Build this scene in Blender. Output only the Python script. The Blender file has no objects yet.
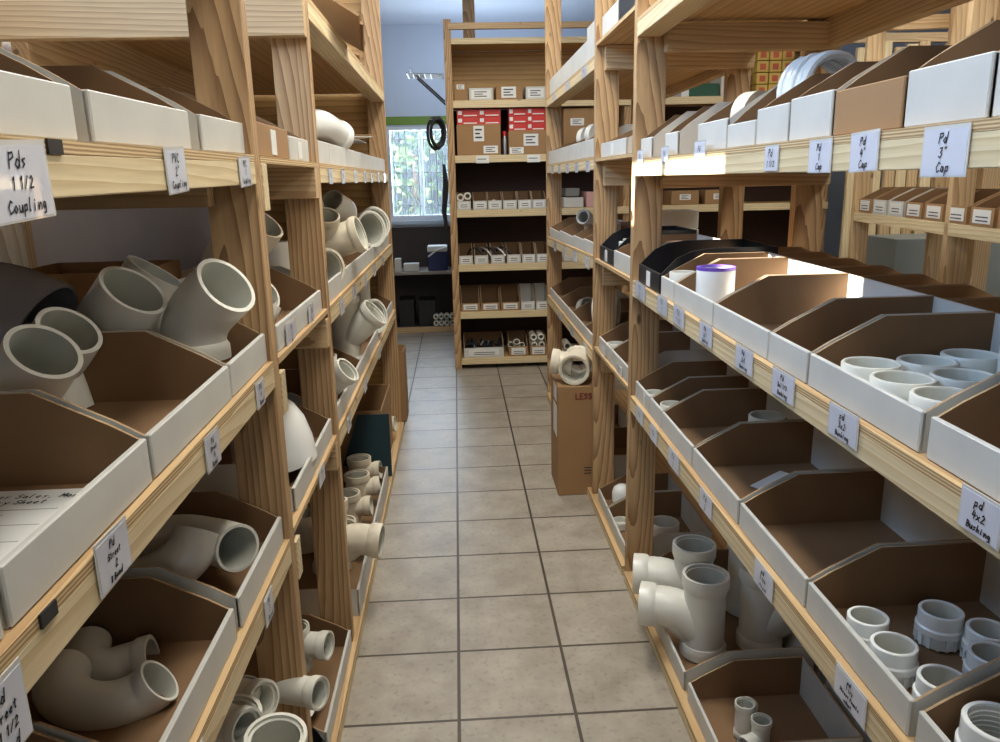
import bpy, bmesh, math, random
from mathutils import Vector, Matrix
random.seed(7)
S = bpy.context.scene
C = S.collection
PI = math.pi

# ------------------------------------------------------------------ camera
F_PX = 780.0
EYE = Vector((0, 0, 1.37))
yc = Vector((-45, 191, -780)).normalized()
dn = Vector((70, -3180, -780)); dn = dn - dn.dot(yc) * yc
zc = -dn.normalized()
xc = yc.cross(zc)
M3 = Matrix((xc, yc, zc))          # rows: world axes seen from the camera
cam_d = bpy.data.cameras.new('camera'); cam = bpy.data.objects.new('camera', cam_d); C.objects.link(cam)
cam_d.sensor_fit = 'HORIZONTAL'; cam_d.sensor_width = 36; cam_d.lens = 36 * F_PX / 1000
cam_d.clip_start = 0.02; cam_d.clip_end = 200
cam.matrix_world = Matrix.Translation(EYE) @ M3.to_4x4()
S.camera = cam

def ray(px, py): return M3 @ Vector((px - 500, -(py - 371), -F_PX))
def aX(px, py, X): d = ray(px, py); return EYE + d * (X / d.x)
def aY(px, py, Y): d = ray(px, py); return EYE + d * (Y / d.y)
def aZ(px, py, Z): d = ray(px, py); return EYE + d * ((Z - EYE.z) / d.z)

# ------------------------------------------------------------------ materials
def lin(c):
    return tuple(((v / 255) / 12.92 if v <= 10 else (((v / 255) + .055) / 1.055) ** 2.4) for v in c) + (1,)
def new_mat(name):
    m = bpy.data.materials.new(name); m.use_nodes = True
    nt = m.node_tree; b = nt.nodes['Principled BSDF']
    return m, nt, b
def N(nt, t, **kw):
    n = nt.nodes.new(t)
    for k, v in kw.items(): setattr(n, k, v)
    return n
def plain(name, col, rough=.5, metal=0, noise=0.0, nscale=30, bump=0, emit=0, alpha=1, spec=.5, coat=0):
    m, nt, b = new_mat(name)
    b.inputs['Base Color'].default_value = lin(col); b.inputs['Roughness'].default_value = rough
    b.inputs['Metallic'].default_value = metal; b.inputs['Specular IOR Level'].default_value = spec
    b.inputs['Coat Weight'].default_value = coat
    if noise or bump:
        tc = N(nt, 'ShaderNodeTexCoord'); nz = N(nt, 'ShaderNodeTexNoise')
        nz.inputs['Scale'].default_value = nscale; nz.inputs['Detail'].default_value = 5
        nt.links.new(tc.outputs['Object'], nz.inputs['Vector'])
        if noise:
            mx = N(nt, 'ShaderNodeMix', data_type='RGBA')
            c2 = tuple(max(0, v * (1 - noise)) for v in lin(col)[:3]) + (1,)
            mx.inputs['A'].default_value = lin(col); mx.inputs['B'].default_value = c2
            mr = N(nt, 'ShaderNodeMapRange'); mr.inputs['From Min'].default_value = .35; mr.inputs['From Max'].default_value = .7
            nt.links.new(nz.outputs['Fac'], mr.inputs['Value']); nt.links.new(mr.outputs['Result'], mx.inputs['Factor'])
            nt.links.new(mx.outputs['Result'], b.inputs['Base Color'])
        if bump:
            bp = N(nt, 'ShaderNodeBump'); bp.inputs['Strength'].default_value = bump; bp.inputs['Distance'].default_value = .002
            nt.links.new(nz.outputs['Fac'], bp.inputs['Height']); nt.links.new(bp.outputs['Normal'], b.inputs['Normal'])
    return m
def wood(name, axis, light, dark, contrast=1.0, rough=.6, ring=34, knots=True, cath=.03, dist=2.2):
    """pine: growth rings round an axis outside the board, stretched along the grain"""
    m, nt, b = new_mat(name)
    tc = N(nt, 'ShaderNodeTexCoord'); oi = N(nt, 'ShaderNodeObjectInfo')
    add = N(nt, 'ShaderNodeVectorMath', operation='ADD'); mul = N(nt, 'ShaderNodeVectorMath', operation='MULTIPLY')
    rv = N(nt, 'ShaderNodeCombineXYZ')
    for i, k in enumerate((13.7, 29.1, 7.3)):
        mm = N(nt, 'ShaderNodeMath', operation='MULTIPLY'); mm.inputs[1].default_value = k
        nt.links.new(oi.outputs['Random'], mm.inputs[0])
        fr = N(nt, 'ShaderNodeMath', operation='FRACT'); nt.links.new(mm.outputs[0], fr.inputs[0])
        nt.links.new(fr.outputs[0], rv.inputs[i])
    sc = N(nt, 'ShaderNodeVectorMath', operation='SCALE'); sc.inputs['Scale'].default_value = .05
    nt.links.new(rv.outputs[0], sc.inputs[0])
    lean = N(nt, 'ShaderNodeSeparateXYZ'); nt.links.new(tc.outputs['Object'], lean.inputs[0])
    lm = N(nt, 'ShaderNodeMath', operation='MULTIPLY'); lm.inputs[1].default_value = cath; nt.links.new(lean.outputs['xyz'.index(axis)], lm.inputs[0])
    lc = N(nt, 'ShaderNodeCombineXYZ'); nt.links.new(lm.outputs[0], lc.inputs[{'z': 1, 'y': 0, 'x': 1}[axis]])
    la = N(nt, 'ShaderNodeVectorMath', operation='ADD'); nt.links.new(tc.outputs['Object'], la.inputs[0]); nt.links.new(lc.outputs[0], la.inputs[1])
    nt.links.new(la.outputs[0], add.inputs[0]); nt.links.new(sc.outputs[0], add.inputs[1])
    st = [1, 1, 1]; st['xyz'.index(axis)] = .07
    mul.inputs[1].default_value = st
    nt.links.new(add.outputs[0], mul.inputs[0])
    nz = N(nt, 'ShaderNodeTexNoise'); nz.inputs['Scale'].default_value = 7; nz.inputs['Detail'].default_value = 2
    nt.links.new(mul.outputs[0], nz.inputs['Vector'])
    sub = N(nt, 'ShaderNodeVectorMath', operation='SCALE'); sub.inputs['Scale'].default_value = .05
    nt.links.new(nz.outputs['Color'], sub.inputs[0])
    a2 = N(nt, 'ShaderNodeVectorMath', operation='ADD'); nt.links.new(mul.outputs[0], a2.inputs[0]); nt.links.new(sub.outputs[0], a2.inputs[1])
    wv = N(nt, 'ShaderNodeTexWave', wave_type='RINGS', rings_direction=axis.upper(), wave_profile='SAW')
    wv.inputs['Scale'].default_value = ring; wv.inputs['Distortion'].default_value = dist; wv.inputs['Detail'].default_value = 2
    wv.inputs['Detail Scale'].default_value = 1.5
    nt.links.new(a2.outputs[0], wv.inputs['Vector'])
    cr = N(nt, 'ShaderNodeValToRGB')
    e = cr.color_ramp.elements
    L = lin(light); D = lin(dark); mid = tuple(L[i] * .6 + D[i] * .4 for i in range(3)) + (1,)
    mx_ = lambda a, c: tuple(a[i] * (1 - contrast) + c[i] * contrast for i in range(3)) + (1,)
    e[0].position = 0; e[0].color = L; e[1].position = 1; e[1].color = mx_(L, D)
    k = e.new(.6); k.color = mx_(L, mid)
    nt.links.new(wv.outputs['Fac'], cr.inputs['Fac'])
    # fine fibre
    st2 = [160, 160, 160]; st2['xyz'.index(axis)] = 5
    m2 = N(nt, 'ShaderNodeVectorMath', operation='MULTIPLY'); m2.inputs[1].default_value = st2
    nt.links.new(add.outputs[0], m2.inputs[0])
    n2 = N(nt, 'ShaderNodeTexNoise'); n2.inputs['Scale'].default_value = 1; n2.inputs['Detail'].default_value = 3
    nt.links.new(m2.outputs[0], n2.inputs['Vector'])
    hs = N(nt, 'ShaderNodeHueSaturation')
    mr = N(nt, 'ShaderNodeMapRange'); mr.inputs['To Min'].default_value = .78; mr.inputs['To Max'].default_value = 1.2
    nt.links.new(n2.outputs['Fac'], mr.inputs['Value']); nt.links.new(mr.outputs['Result'], hs.inputs['Value'])
    last = cr.outputs['Color']
    if knots:
        st3 = [11, 11, 11]; st3['xyz'.index(axis)] = 4.5
        m3 = N(nt, 'ShaderNodeVectorMath', operation='MULTIPLY'); m3.inputs[1].default_value = st3
        nt.links.new(add.outputs[0], m3.inputs[0])
        vo = N(nt, 'ShaderNodeTexVoronoi'); vo.inputs['Scale'].default_value = 1
        nt.links.new(m3.outputs[0], vo.inputs['Vector'])
        mk = N(nt, 'ShaderNodeMapRange'); mk.inputs['From Min'].default_value = .05; mk.inputs['From Max'].default_value = .1
        mk.inputs['To Min'].default_value = .75; mk.inputs['To Max'].default_value = 0
        nt.links.new(vo.outputs['Distance'], mk.inputs['Value'])
        mxk = N(nt, 'ShaderNodeMix', data_type='RGBA'); mxk.inputs['B'].default_value = lin(tuple(v * .45 for v in dark))
        nt.links.new(mk.outputs['Result'], mxk.inputs['Factor']); nt.links.new(last, mxk.inputs['A'])
        last = mxk.outputs['Result']
    nt.links.new(last, hs.inputs['Color'])
    nt.links.new(hs.outputs['Color'], b.inputs['Base Color'])
    b.inputs['Roughness'].default_value = rough
    bp = N(nt, 'ShaderNodeBump'); bp.inputs['Strength'].default_value = .15; bp.inputs['Distance'].default_value = .001
    nt.links.new(n2.outputs['Fac'], bp.inputs['Height']); nt.links.new(bp.outputs['Normal'], b.inputs['Normal'])
    return m
W = {}
for ax in 'xyz':
    W['post' + ax] = wood('pine_upright_' + ax, ax, (196, 162, 118), (126, 90, 54), .9, ring=26, cath=.07, dist=2.8)
    W['rail' + ax] = wood('pine_rail_' + ax, ax, (224, 206, 166), (190, 162, 116), .8, ring=26)
    W['pale' + ax] = wood('pine_plain_' + ax, ax, (208, 180, 138), (160, 124, 82), .8, ring=28)
W['plyy'] = wood('plywood_y', 'y', (208, 176, 128), (168, 126, 80), .7, ring=10, knots=False)
W['plyx'] = wood('plywood_x', 'x', (200, 162, 104), (150, 112, 62), .8, ring=9, knots=False)
def ply_edge():
    m, nt, b = new_mat('plywood_edge')
    tc = N(nt, 'ShaderNodeTexCoord'); wv = N(nt, 'ShaderNodeTexWave', wave_type='BANDS', bands_direction='Z')
    wv.inputs['Scale'].default_value = 75; wv.inputs['Distortion'].default_value = .6
    nt.links.new(tc.outputs['Object'], wv.inputs['Vector'])
    cr = N(nt, 'ShaderNodeValToRGB'); cr.color_ramp.elements[0].color = lin((150, 116, 74)); cr.color_ramp.elements[1].color = lin((220, 194, 148))
    nt.links.new(wv.outputs['Fac'], cr.inputs['Fac']); nt.links.new(cr.outputs['Color'], b.inputs['Base Color'])
    b.inputs['Roughness'].default_value = .7
    return m
W['edge'] = ply_edge()
WHT = plain('white_cardboard', (203, 202, 195), .55, noise=.10, nscale=9)
KR = plain('kraft_cardboard', (128, 97, 65), .8, noise=.10, nscale=12)
KRE = plain('corrugated_cut_edge', (176, 146, 110), .9, noise=.3, nscale=260)
KRD = plain('kraft_box', (158, 122, 82), .8, noise=.08, nscale=8)
PVC = plain('white_pvc', (226, 224, 212), .28, noise=.05, nscale=22, spec=.5)
PVCW = plain('bright_white_pvc', (236, 238, 234), .2, spec=.5)
PVCI = plain('pvc_bore', (204, 204, 192), .42, noise=.05)
PVCG = plain('grey_pvc', (158, 156, 160), .22, noise=.1, nscale=10)
PVCS = plain('aged_cream_pvc', (224, 214, 192), .4, noise=.12, nscale=40)
BLK = plain('black_plastic', (26, 28, 32), .35)
DRK = plain('dark_rubber', (20, 20, 22), .55)
PAPER = plain('white_paper', (222, 222, 218), .6)
CARD = plain('label_card_paper', (206, 208, 218), .35, coat=.5)
SLEEVE = plain('clear_plastic_sleeve', (212, 212, 208), .12, coat=.8)
INK = plain('black_ink', (28, 26, 34), .6)
REDP = plain('red_print', (196, 44, 36), .5)
REDK = plain('red_brown_ink', (122, 40, 30), .7)
GREYI = plain('grey_print', (120, 118, 116), .6)
PURP = plain('purple_primer', (120, 84, 196), .5)
STEEL = plain('galvanised_steel', (150, 150, 150), .35, metal=.9)
BLUE = plain('blue_cooler', (30, 44, 92), .5)
GREENP = plain('green_carton', (36, 84, 62), .6)
WALLM = plain('painted_wall', (200, 208, 220), .8, noise=.03, nscale=3)  # bluish cast of the daylight is mixed into this colour
WALLG = plain('grey_board_wall', (214, 202, 190), .85, noise=.08, nscale=4)
CEILM = plain('ceiling_paint', (214, 220, 230), .85)  # slight blue stands for reflected daylight, put into the base colour
GREENW = plain('green_painted_band', (120, 148, 62), .7)
LEAF = plain('leaf_green', (96, 140, 60), .7, noise=.6, nscale=3)
BARK = plain('bark', (80, 62, 46), .9)
CONC = plain('pale_concrete', (190, 186, 176), .9)
TEAL = plain('blue_green_carton', (26, 54, 62), .6)
YEL = plain('yellow_carton', (206, 172, 84), .6)
ORG = plain('orange_tape', (188, 84, 48), .5)
GLASSM, nt, b = new_mat('window_glass')
b.inputs['Base Color'].default_value = (.9, .97, 1, 1); b.inputs['Roughness'].default_value = 0
b.inputs['Alpha'].default_value = .12; b.inputs['Specular IOR Level'].default_value = .5

def floor_mat():
    m, nt, b = new_mat('ceramic_floor_tiles')
    T = .3066
    tc = N(nt, 'ShaderNodeTexCoord'); mp = N(nt, 'ShaderNodeMapping')
    mp.inputs['Location'].default_value = (.037, -1.765 + 6 * T, 0)
    nt.links.new(tc.outputs['Object'], mp.inputs['Vector'])
    br = N(nt, 'ShaderNodeTexBrick'); br.offset = 0; br.squash = 1
    br.inputs['Scale'].default_value = 1; br.inputs['Brick Width'].default_value = T; br.inputs['Row Height'].default_value = T
    br.inputs['Mortar Size'].default_value = .005; br.inputs['Mortar Smooth'].default_value = .25; br.inputs['Bias'].default_value = 0
    br.inputs['Color1'].default_value = (0.5, .5, .5, 1); br.inputs['Color2'].default_value = (.62, .62, .62, 1); br.inputs['Mortar'].default_value = (0, 0, 0, 1)
    nt.links.new(mp.outputs[0], br.inputs['Vector'])
    n1 = N(nt, 'ShaderNodeTexNoise'); n1.inputs['Scale'].default_value = 7; n1.inputs['Detail'].default_value = 8; n1.inputs['Roughness'].default_value = .62
    n2 = N(nt, 'ShaderNodeTexNoise'); n2.inputs['Scale'].default_value = 60; n2.inputs['Detail'].default_value = 4
    for n_ in (n1, n2): nt.links.new(tc.outputs['Object'], n_.inputs['Vector'])
    cr = N(nt, 'ShaderNodeValToRGB'); e = cr.color_ramp.elements
    e[0].position = .30; e[0].color = lin((144, 134, 119)); e[1].position = .70; e[1].color = lin((177, 168, 154))
    nt.links.new(n1.outputs['Fac'], cr.inputs['Fac'])
    c2 = N(nt, 'ShaderNodeValToRGB'); e = c2.color_ramp.elements
    e[0].position = .3; e[0].color = (.72, .72, .72, 1); e[1].position = .45; e[1].color = (1, 1, 1, 1)
    nt.links.new(n2.outputs['Fac'], c2.inputs['Fac'])
    mu = N(nt, 'ShaderNodeMix', data_type='RGBA', blend_type='MULTIPLY'); mu.inputs['Factor'].default_value = .8
    nt.links.new(cr.outputs['Color'], mu.inputs['A']); nt.links.new(c2.outputs['Color'], mu.inputs['B'])
    tv = N(nt, 'ShaderNodeMix', data_type='RGBA', blend_type='MULTIPLY'); tv.inputs['Factor'].default_value = .35
    sc = N(nt, 'ShaderNodeVectorMath', operation='SCALE'); sc.inputs['Scale'].default_value = 1.75
    nt.links.new(br.outputs['Color'], sc.inputs[0])
    nt.links.new(mu.outputs['Result'], tv.inputs['A']); nt.links.new(sc.outputs[0], tv.inputs['B'])
    mx = N(nt, 'ShaderNodeMix', data_type='RGBA'); mx.inputs['B'].default_value = lin((70, 60, 48))
    nt.links.new(br.outputs['Fac'], mx.inputs['Factor']); nt.links.new(tv.outputs['Result'], mx.inputs['A'])
    nt.links.new(mx.outputs['Result'], b.inputs['Base Color'])
    rr = N(nt, 'ShaderNodeMapRange'); rr.inputs['To Min'].default_value = .3; rr.inputs['To Max'].default_value = .55
    nt.links.new(n1.outputs['Fac'], rr.inputs['Value']); nt.links.new(rr.outputs['Result'], b.inputs['Roughness'])
    inv = N(nt, 'ShaderNodeMath', operation='SUBTRACT'); inv.inputs[0].default_value = 1
    nt.links.new(br.outputs['Fac'], inv.inputs[1])
    bp = N(nt, 'ShaderNodeBump'); bp.inputs['Strength'].default_value = .5; bp.inputs['Distance'].default_value = .003
    nt.links.new(inv.outputs[0], bp.inputs['Height']); nt.links.new(bp.outputs['Normal'], b.inputs['Normal'])
    return m
FLOORM = floor_mat()

# ------------------------------------------------------------------ mesh helpers
class MB:
    def __init__(s): s.v = []; s.f = []; s.m = []; s.mats = []; s.smooth = []
    def mi(s, mat):
        if mat not in s.mats: s.mats.append(mat)
        return s.mats.index(mat)
    def add(s, vs, fs, mat, smooth=False):
        o = len(s.v); s.v += [Vector(p) for p in vs]
        k = s.mi(mat) if not isinstance(mat, list) else None
        for i, f in enumerate(fs):
            s.f.append([o + q for q in f]); s.m.append(s.mi(mat[i]) if k is None else k); s.smooth.append(smooth)
        return s
    def box(s, x0, x1, y0, y1, z0, z1, mat, shear=0, top=None, ends=None):
        vs = [(x, y, z + shear * y) for x in (x0, x1) for y in (y0, y1) for z in (z0, z1)]
        fs = [(0, 1, 3, 2), (4, 6, 7, 5), (0, 4, 5, 1), (2, 3, 7, 6), (0, 2, 6, 4), (1, 5, 7, 3)]
        return s.add(vs, fs, mat)
    def lathe(s, prof, mat, seg=28, mtx=None, closed=False):
        """prof: list of (r, z[, mat]); revolve round z"""
        vs = []; fs = []; ms = []
        for p in prof:
            for i in range(seg):
                a = 2 * PI * i / seg; v = Vector((p[0] * math.cos(a), p[0] * math.sin(a), p[1]))
                vs.append(mtx @ v if mtx else v)
        n = len(prof)
        for j in range(n - 1 + (1 if closed else 0)):
            mm = prof[j][2] if len(prof[j]) > 2 else mat
            for i in range(seg):
                k = (i + 1) % seg; j2 = (j + 1) % n
                fs.append((j * seg + i, j * seg + k, j2 * seg + k, j2 * seg + i)); ms.append(mm)
        return s.add(vs, fs, ms, True)
    def tube(s, pts, r, mat, seg=24, rin=None, matin=None, radii=None):
        """sweep along pts; hollow when rin is given"""
        pts = [Vector(p) for p in pts]; n = len(pts)
        tans = []
        for i in range(n):
            a = pts[max(0, i - 1)]; c = pts[min(n - 1, i + 1)]
            t = c - a
            tans.append(t.normalized() if t.length > 1e-9 else (tans[-1] if tans else Vector((0, 0, 1))))
        up = Vector((0, 0, 1)) if abs(tans[0].z) < .9 else Vector((1, 0, 0))
        u = tans[0].cross(up).normalized(); rings = []
        for i in range(n):
            t = tans[i]; u = (u - t * u.dot(t)).normalized(); w = t.cross(u)
            rings.append((pts[i], u.copy(), w))
        R = radii or [r] * n
        vs = []; fs = []; ms = []
        for i in range(n):
            p, uu, ww = rings[i]
            for k in range(seg):
                a = 2 * PI * k / seg; vs.append(p + (uu * math.cos(a) + ww * math.sin(a)) * R[i])
        for i in range(n - 1):
            for k in range(seg):
                k2 = (k + 1) % seg
                fs.append((i * seg + k, i * seg + k2, (i + 1) * seg + k2, (i + 1) * seg + k)); ms.append(mat)
        if rin:
            o = n * seg; mi_ = matin or mat
            for i in range(n):
                p, uu, ww = rings[i]
                for k in range(seg):
                    a = 2 * PI * k / seg; vs.append(p + (uu * math.cos(a) + ww * math.sin(a)) * (R[i] - (r - rin)))
            for i in range(n - 1):
                for k in range(seg):
                    k2 = (k + 1) % seg
                    fs.append((o + i * seg + k2, o + i * seg + k, o + (i + 1) * seg + k, o + (i + 1) * seg + k2)); ms.append(mi_)
            for e_, fl in ((0, 1), (n - 1, 0)):
                for k in range(seg):
                    k2 = (k + 1) % seg
                    q = (e_ * seg + k, e_ * seg + k2, o + e_ * seg + k2, o + e_ * seg + k)
                    fs.append(q[::-1] if fl else q); ms.append(mat)
        else:
            fs.append(tuple(range(seg))[::-1]); ms.append(mat)
            fs.append(tuple((n - 1) * seg + k for k in range(seg))); ms.append(mat)
        return s.add(vs, fs, ms, True)
    def prism(s, poly, d, mats, axis='y', off=0):
        """poly in (x,z) extruded along y from off to off+d; mats = (face at off, face at off+d, edge)"""
        n = len(poly)
        vs = [(p[0], off, p[1]) for p in poly] + [(p[0], off + d, p[1]) for p in poly]
        fs = [tuple(range(n)), tuple(range(2 * n - 1, n - 1, -1))] + [(i, i + n, (i + 1) % n + n, (i + 1) % n) for i in range(n)]
        return s.add(vs, fs, [mats[0], mats[1]] + [mats[2]] * n)
    def build(s, name, parent=None, loc=None, origin=None, bevel=0, rot=None, mats=None):
        me = bpy.data.meshes.new(name)
        o0 = Vector(origin) if origin is not None else Vector((0, 0, 0))
        me.from_pydata([v - o0 for v in s.v], [], s.f)
        for m in s.mats: me.materials.append(m)
        for p, k, sm in zip(me.polygons, s.m, s.smooth): p.material_index = k; p.use_smooth = sm
        bm = bmesh.new(); bm.from_mesh(me)
        bmesh.ops.recalc_face_normals(bm, faces=bm.faces) if not s.smooth or not any(s.smooth) else None
        if bevel: bmesh.ops.bevel(bm, geom=list(bm.edges), offset=bevel, segments=1, affect='EDGES', material=-1)
        bm.to_mesh(me); bm.free()
        if any(s.smooth):
            me.set_sharp_from_angle(angle=math.radians(38))
        me.update()
        o = bpy.data.objects.new(name, me); C.objects.link(o)
        if parent is not None: o.parent = parent
        o.location = loc if loc is not None else (o0 if parent is None else o0)
        if rot: o.rotation_euler = rot
        return o
def tag(o, label=None, cat=None, group=None, kind=None):
    if label: o['label'] = label
    if cat: o['category'] = cat
    if group: o['group'] = group
    if kind: o['kind'] = kind
    return o
def empty(name, loc=(0, 0, 0), rot=(0, 0, 0), label=None, cat=None, group=None):
    o = bpy.data.objects.new(name, None); C.objects.link(o); o.location = loc; o.rotation_euler = rot
    o.empty_display_size = .05
    return tag(o, label, cat, group)
def board(name, parent, x0, x1, y0, y1, z0, z1, mat, shear=0, y_ref=None, bevel=.0015, kind=None):
    """timber; parent sits at the world origin offset P"""
    cx, cy, cz = (x0 + x1) / 2, (y0 + y1) / 2, (z0 + z1) / 2
    if y_ref is not None: cz += shear * (cy - y_ref)
    b_ = MB().box(x0 - cx, x1 - cx, y0 - cy, y1 - cy, -(z1 - z0) / 2, (z1 - z0) / 2, mat, shear)
    P = Vector(parent.location) if parent is not None else Vector((0, 0, 0))
    o = b_.build(name, parent, loc=Vector((cx, cy, cz)) - P, bevel=bevel)
    if kind: o['kind'] = kind
    return o

# ------------------------------------------------------------------ the room
def struct(o): o['kind'] = 'structure'; return o
struct(board('floor', None, -1.25, 5.2, -2.6, 7.75, -.1, 0, FLOORM, bevel=0)).location.z
fl = bpy.data.objects['floor']            # tile pattern uses the world grid: put the origin at zero
for v in fl.data.vertices: v.co += fl.location
fl.location = (0, 0, 0)
ZC = 2.74
struct(board('ceiling', None, -1.25, 5.2, -2.6, 7.75, ZC, ZC + .1, CEILM, bevel=0))
# left wall with an unseen high opening, sized to shape the sun patch
WX = -1.185
SW = dict(y0=1.62, y1=2.60, z0=2.455, z1=2.705)
def wall_with_hole(name, mat, plane, fixed0, fixed1, a0, a1, z0, z1, ha0, ha1, hz0, hz1):
    m = MB()
    for (p0, p1, q0, q1) in ((a0, ha0, z0, z1), (ha1, a1, z0, z1), (ha0, ha1, z0, hz0), (ha0, ha1, hz1, z1)):
        if plane == 'x': m.box(fixed0, fixed1, p0, p1, q0, q1, mat)
        else: m.box(p0, p1, fixed0, fixed1, q0, q1, mat)
    return struct(m.build(name))
wall_with_hole('wall_left', WALLG, 'x', WX - .1, WX, -2.6, 7.75, 0, ZC, SW['y0'], SW['y1'], SW['z0'], SW['z1'])
FY = 7.62
WN = dict(x0=-.62, x1=.0, z0=1.02, z1=1.86)
wall_with_hole('wall_far', WALLM, 'y', FY, FY + .12, WX, 5.2, 0, ZC, WN['x0'], WN['x1'], WN['z0'], WN['z1'])
struct(board('trim_1', None, WX, 1.4, FY - .012, FY, 1.875, 1.95, GREENW, bevel=0))
struct(board('wall_right', None, 5.1, 5.2, -2.6, 7.75, 0, ZC, WALLM, bevel=0))
# far window: frame, bars, pane
wr = struct(empty('window_1', ((WN['x0'] + WN['x1']) / 2, FY, WN['z0'])))
hw = (WN['x1'] - WN['x0']) / 2; hh = WN['z1'] - WN['z0']
WF = plain('white_window_frame', (226, 230, 234), .5)
m = MB(); m.box(-hw, hw, -.01, .05, -.02, .03, WF); m.box(-hw, hw, 0, .05, hh - .03, hh, WF)
m.box(-hw, -hw + .025, 0, .05, .03, hh - .03, WF); m.box(hw - .025, hw, 0, .05, .03, hh - .03, WF)
m.box(-.012, .012, .02, .05, .03, hh - .03, WF)
m.build('window_frame', wr)
MB().box(-hw, hw, .06, .064, .0, hh, GLASSM).build('pane', wr)
for k in range(10):
    x = -hw + .055 + k * (2 * hw - .11) / 9
    MB().box(x - .0035, x + .0035, -.004, .004, .02, hh - .02, WF).build('security_bar', wr)
for z in (.12, .42, .72):
    MB().box(-hw, hw, -.008, -.003, z, z + .006, WF).build('security_bar', wr)
MB().box(-hw - .02, hw + .02, -.06, 0, -.05, -.02, plain('pale_blue_sill', (190, 208, 226), .5)).build('window_sill', wr)
# outdoors
struct(board('outside_ground', None, -14, 14, 8.4, 30, -.25, -.2, CONC, bevel=0))
def tree(x, y, h, r, label):
    t = empty('leafy_tree', (x, y, -.2), label=label, cat='tree', group='trees outside the window')
    MB().tube([(0, 0, 0), (.05, 0, h * .5), (0, .05, h * .8)], .12, BARK, 10, radii=[.14, .11, .06]).build('trunk', t)
    m = MB(); rnd = random.Random(int(x * 10) + 5)
    for k in range(900):
        th = rnd.uniform(0, 2 * PI); ph = math.acos(rnd.uniform(-1, 1)); rr = r * (rnd.uniform(.35, 1) ** .5) * (1 + .25 * math.sin(3 * th) * math.sin(2 * ph))
        c = Vector((rr * math.sin(ph) * math.cos(th), rr * math.sin(ph) * math.sin(th), h * .75 + rr * 1.1 * math.cos(ph)))
        a = Vector((rnd.uniform(-1, 1), rnd.uniform(-1, 1), rnd.uniform(-1, 1))).normalized(); b2 = a.orthogonal().normalized()
        q = rnd.uniform(.06, .14)
        m.add([c - a * q, c + b2 * q * .6, c + a * q, c - b2 * q * .6], [(0, 1, 2, 3)], LEAF)
    m.build('foliage', t)
for (x, y, h, r, lb) in ((-1.7, 12.6, 3.0, 1.5, 'leafy green tree outside the window, leftmost of the three'), (1.3, 12.4, 2.8, 1.1, 'leafy green tree outside the window, middle of the three'), (-.9, 18.5, 4.4, 2.3, 'tall green tree furthest beyond the barred window')):
    tree(x, y, h, r, lb)

# ------------------------------------------------------------------ racks
PW, PT = .09, .038
def post(parent, x0, x1, y, z0=0, z1=2.35, mat='postz', lean=0):
    o = board('upright', parent, x0, x1, y, y + PT, z0, z1, W[mat])
    return o
def shelf(parent, xf, xb, y0, y1, ztop, slope=0, yref=0, rail=True, back=True, ry0=None, ry1=None, ply_t=.012, rh=.038, rearh=.038):
    """plywood board on a front and a rear rail; ztop = top of the board at yref"""
    s = 1 if xb > xf else -1
    a, b_ = sorted((xf, xb))
    m = MB(); t = ply_t
    cx, cy = (a + b_) / 2, (y0 + y1) / 2; cz = ztop - t / 2 + slope * (cy - yref)
    vs = [(x - cx, y - cy, z + slope * (y - cy)) for x in (a, b_) for y in (y0, y1) for z in (-t / 2, t / 2)]
    fs = [(0, 1, 3, 2), (4, 6, 7, 5), (0, 4, 5, 1), (2, 3, 7, 6), (0, 2, 6, 4), (1, 5, 7, 3)]
    m.add(vs, fs, [W['edge'], W['edge'], W['edge'], W['edge'], W['plyy'], W['plyy']])
    m.build('shelf_board', parent, loc=Vector((cx, cy, cz)) - Vector(parent.location))
    q0, q1 = (ry0 if ry0 is not None else y0), (ry1 if ry1 is not None else y1)
    if rail:
        r0, r1 = sorted((xf, xf + s * .07))
        board('front_rail', parent, r0, r1, q0, q1, ztop - t - rh, ztop - t, W['raily'], slope, yref)
    if back:
        r0, r1 = sorted((xb, xb - s * .04))
        board('rear_rail', parent, r0, r1, q0, q1, ztop - t - rearh, ztop - t, W['paley'], slope, yref)
def cross(parent, xf, xb, y, z0, z1):
    a, b_ = sorted((xf, xb)); board('cross_member', parent, a, b_, y, y + .036, z0, z1, W['palex'])

LX, LB = -.35, -1.08
RX, RB = .55, 1.15
# left, near
rk = empty('shelving_rack', (-.65, .6, 0), label='pine shelving rack filling the left foreground beside the tile floor', cat='shelving rack')
post(rk, LX - PW, LX, 1.44); post(rk, LB - .01, LB + PW - .01, 1.44, mat='palez'); post(rk, LX - PW, LX, -.25); post(rk, LB, LB + PW, -.25)
shelf(rk, LX, LB, -.2, 1.44, 1.4115, .012, .7)
shelf(rk, LX, LB, -.2, 1.44, 1.034, .018, .6)
shelf(rk, LX, LB, -.2, 1.44, .688)
shelf(rk, -.336, LB, -.2, 1.44, .045, rh=.033)
shelf(rk, LX, LB, -.2, 1.44, 1.822, rh=.042, rearh=.08)
for z in (1.334, .945, .60): cross(rk, LX - .075, LB, 1.402, z, z + .074 - (.0 if z > 1 else 0) if z > 1 else z + .07)
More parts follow.
